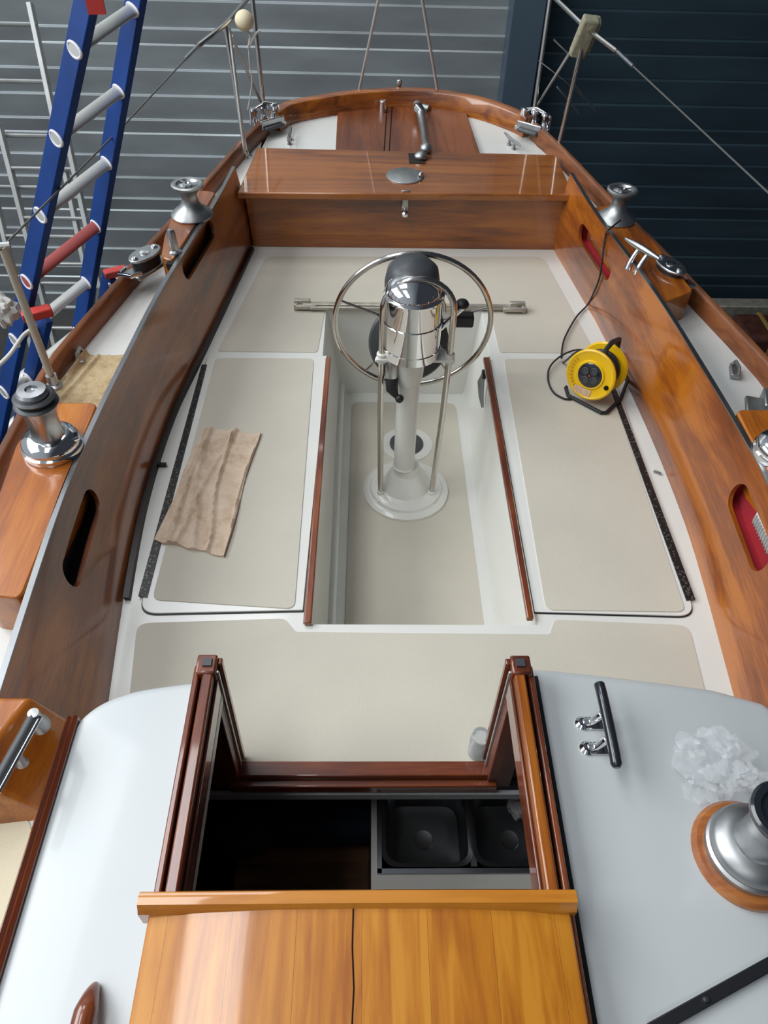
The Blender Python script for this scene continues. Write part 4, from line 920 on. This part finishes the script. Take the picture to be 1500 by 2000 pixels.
# second section of the same ladder, slid down behind the first
off = Vector((.075, .09, .0)); cut_ = lambda a, b: a.lerp(b, .70)
ladder('', A0+off, cut_(A0, A1)+off, B0+off, cut_(B0, B1)+off, [f/.70 for f in rs if f < .68], 'ladder_blue', 'aluminium', w=.07, d=.028, into=lad)
hk = cut_(B0, B1)+off
MB().box(hk+Vector((.03, .0, .015)), (.10, .05, .03), rotz(.5)).build('red_end_cap', 'red_plastic', lad, bevel=.006)
MB().box(hk+Vector((.02, .0, -.07)), (.07, .05, .09), rotz(.4)).build('guide_bracket', 'aluminium', lad, bevel=.004)
hk2 = P(72, 612, y=ya-.06); MB().box(hk2, (.11, .05, .035), rotz(.5)).build('red_end_cap', 'red_plastic', lad, bevel=.006)
MB().tube([P(190, 560, y=yb), P(186, 600, y=yb), P(181, 640, y=yb)], .010, 8).build('brace', 'aluminium', lad)
tp = P(186, 8, y=ya-.03); MB().box(tp, (.05, .01, .05), rotz(.1)).build('red_sticker', 'red_plastic', lad)
# old aluminium ladders against the back wall
def wallladder(lab, p1, p2, yy, side, rungpx, w):
    a1 = P(*p1, y=yy+.25); a0 = P(*p2, y=yy); a0 = a0+(a0-a1)*((FLOOR-a0.z)/(a0.z-a1.z)); dx = Vector((side*w, 0, 0)); fr = []
    for py in rungpx: fr.append((P(p2[0], py, y=yy+.1).z-a0.z)/(a1.z-a0.z))
    stp = abs(fr[0]-fr[-1])/(len(fr)-1); k = min(fr)
    while k-stp > .03: k -= stp; fr.append(k)
    return ladder(lab, a0, a1, a0+dx, a1+dx, [q for q in fr if 0 < q < 1], 'grey_ladder_metal', 'grey_ladder_metal', w=.07, d=.035, ringed=False)
wallladder('grey aluminium ladder leaning on the back wall at the top left corner', (58, 5), (100, 205), 6.35, -1, [55, 155, 247], .60)
wallladder('second grey aluminium ladder at the back wall, between the blue stiles', (-3, 240), (48, 440), 6.0, 1, [247, 332, 415], .50)
# bundles on the shed floor, seen past the right rail
for (px, py, lab, mat, d, hh) in ((1475, 660, 'dark brown wrapped bundle with a yellow strap on the floor at the right edge', 'brown_wrap', (.62, .45), .30),
                              (1424, 655, 'small grey tub on the floor beside the wrapped bundle', 'grey_bin', (.16, .26), .22)):
    c = P(px, py, z=FLOOR+hh*.5); t = thing('wrapped_bundle' if mat == 'brown_wrap' else 'tub', lab, 'bundle' if mat == 'brown_wrap' else 'tub', (c.x, c.y, FLOOR))
    if mat == 'brown_wrap':
        MB().box((c.x+.1, c.y, FLOOR+hh*.5), (d[0], d[1], hh)).build('wrapping', mat, t, bevel=.05, seg=3)
        MB().box((c.x+.06, c.y, FLOOR+hh*.5+.002), (.05, d[1]+.012, hh+.006)).build('strap', 'yellow_strap', t, bevel=.01)
    else:
        MB().hexa([(c.x-.07, c.y-.12, FLOOR), (c.x+.07, c.y-.12, FLOOR), (c.x+.07, c.y+.12, FLOOR), (c.x-.07, c.y+.12, FLOOR)], [(c.x-.09, c.y-.14, FLOOR+hh), (c.x+.09, c.y-.14, FLOOR+hh), (c.x+.09, c.y+.14, FLOOR+hh), (c.x-.09, c.y+.14, FLOOR+hh)]).build('tub_body', mat, t, bevel=.01)
t = MB().box((P(1460, 612, z=FLOOR+.3).x+.2, 6.95, FLOOR+.15), (1.6, .16, .3)).build('timber_plank', 'bar_metal', None, bevel=.01); t['label'] = 'pale timber plank on the floor along the foot of the dark wall'; t['category'] = 'plank'

# ------------------------------------------------------------------ plastic bag, jar, bits
from mathutils import noise
def crumple(name, lab, cat, c, sc, mat, seed, amp=.35, flat=0.0, n=40):
    vs = []; fs = []; rows = n//2
    for i in range(rows+1):
        t_ = max(.02, min(math.pi-.02, math.pi*i/rows))
        for k in range(n):
            p = 2*math.pi*k/n; d = Vector((math.sin(t_)*math.cos(p), math.sin(t_)*math.sin(p), -math.cos(t_)))
            q = 1+amp*(abs(noise.noise(d*1.7+Vector((seed, 0, 0))))*1.6-.5)+amp*.28*(abs(noise.noise(d*4.5+Vector((0, seed, 0))))*1.5-.4)
            v = Vector((d.x*sc[0], d.y*sc[1], d.z*sc[2]))*q+Vector(c); v.z = max(v.z, flat); vs.append(v)
    for i in range(rows):
        for k in range(n): fs.append((i*n+k, i*n+(k+1) % n, (i+1)*n+(k+1) % n, (i+1)*n+k))
    return MB().add(vs, fs)
q = P(1412, 1500, z=.43)
bag = thing('plastic_bag', 'crumpled clear plastic bag lying on the white roof above the ringed winch', 'plastic bag', (q.x, q.y, rz(q.x)))
m = crumple('', '', '', (q.x-.005, q.y+.012, rz(q.x)+.03), (.090, .080, .05), '', 3.3, .42, rz(q.x)+.002)
m.build('bag_body', 'clear_plastic', bag, smooth=22)
m = crumple('', '', '', (q.x+.085, q.y-.02, rz(q.x+.08)+.012), (.055, .022, .018), '', 9.1, .6, rz(q.x+.08)+.002, 28)
m.build('bag_end', 'clear_plastic', bag, smooth=22)
m = crumple('', '', '', (q.x-.055, q.y-.040, rz(q.x)+.006), (.055, .035, .010), '', 5.7, .6, rz(q.x)+.001, 28)
m.build('bag_end', 'clear_plastic', bag, smooth=22)
q = P(932, 1470, z=0.003)
t = thing('glass_jar', 'small clear glass jar on the bench against the right companionway upright', 'jar', (q.x, q.y, .003))
MB().lathe((q.x, q.y, .003), [(.024, 0), (.027, .004), (.027, .078), (.022, .088), (.022, .092), (.020, .092), (.020, .087), (.0245, .077), (.0245, .007), (0, .006)], 32).build('jar_body', 'glass', t)
MB().lathe((q.x, q.y, .095), [(.024, -.006), (.0245, 0), (.0245, .010), (.022, .012), (0, .012)], 32).build('jar_lid', 'glass', t)
q = P(1004, 1572, z=-.27); o = crumple('', '', '', (q.x+.01, q.y, -.275), (.028, .04, .03), '', 2.2, .4, -.299, 28).build('tissue', 'lining_white', None, smooth=30)
o['label'] = 'crumpled white tissue at the back of the galley sink'; o['category'] = 'tissue'
# white vented thing tucked in the right hand opening
c = P(1492, 1040, x=1.200)
t = thing('vent_cowl', 'white ribbed item lying on red cloth in the near right opening', 'vent', (1.200, c.y, c.z))
MB().box((1.206, c.y, c.z), (.015, .15, .06)).build('cowl_body', 'lining_white', t, bevel=.006)
for k in range(10): MB().box((1.197, c.y-.06+.0133*k, c.z-.008), (.006, .005, .035)).build('rib', 'satin_metal', t)

# bits behind the stanchion at the left edge
q = P(4, 605, y=2.45); o = crumple('', '', '', q, (.055, .05, .06), '', 4.4, .4, q.z-.2, 28).build('rag', 'rope_white', None, smooth=40)
o['label'] = 'dirty white rag bundled at the left edge, beside the blue ladder'; o['category'] = 'rag'
a = P(-12, 722, y=2.40); b = P(46, 655, y=2.55)
t = thing('rope', 'short pale rope stretched at the left edge in front of the blue ladder', 'rope', tuple(a))
MB().tube(crv([a, a.lerp(b, .5)+Vector((0, 0, -.01)), b, b+Vector((.04, .02, .02))], 6), .008, 10).build('rope_strand', 'rope_white', t)

top = rf.lerp(re, 1.15); bx_ = rxr(top.y)-.02
t = thing('stanchion', 'stanchion on the right rail just outside the frame, holding the lifeline', 'stanchion', (bx_, top.y, RZ))
MB().tube([(bx_, top.y, RZ-.002), top], .013, 12).build('post', 'beige_tube', t)
MB().lathe((bx_, top.y, RZ-.002), [(.03, 0), (.028, .01), (.018, .015), (.018, .05), (0, .05)], 16).build('socket', 'dull_metal', t)
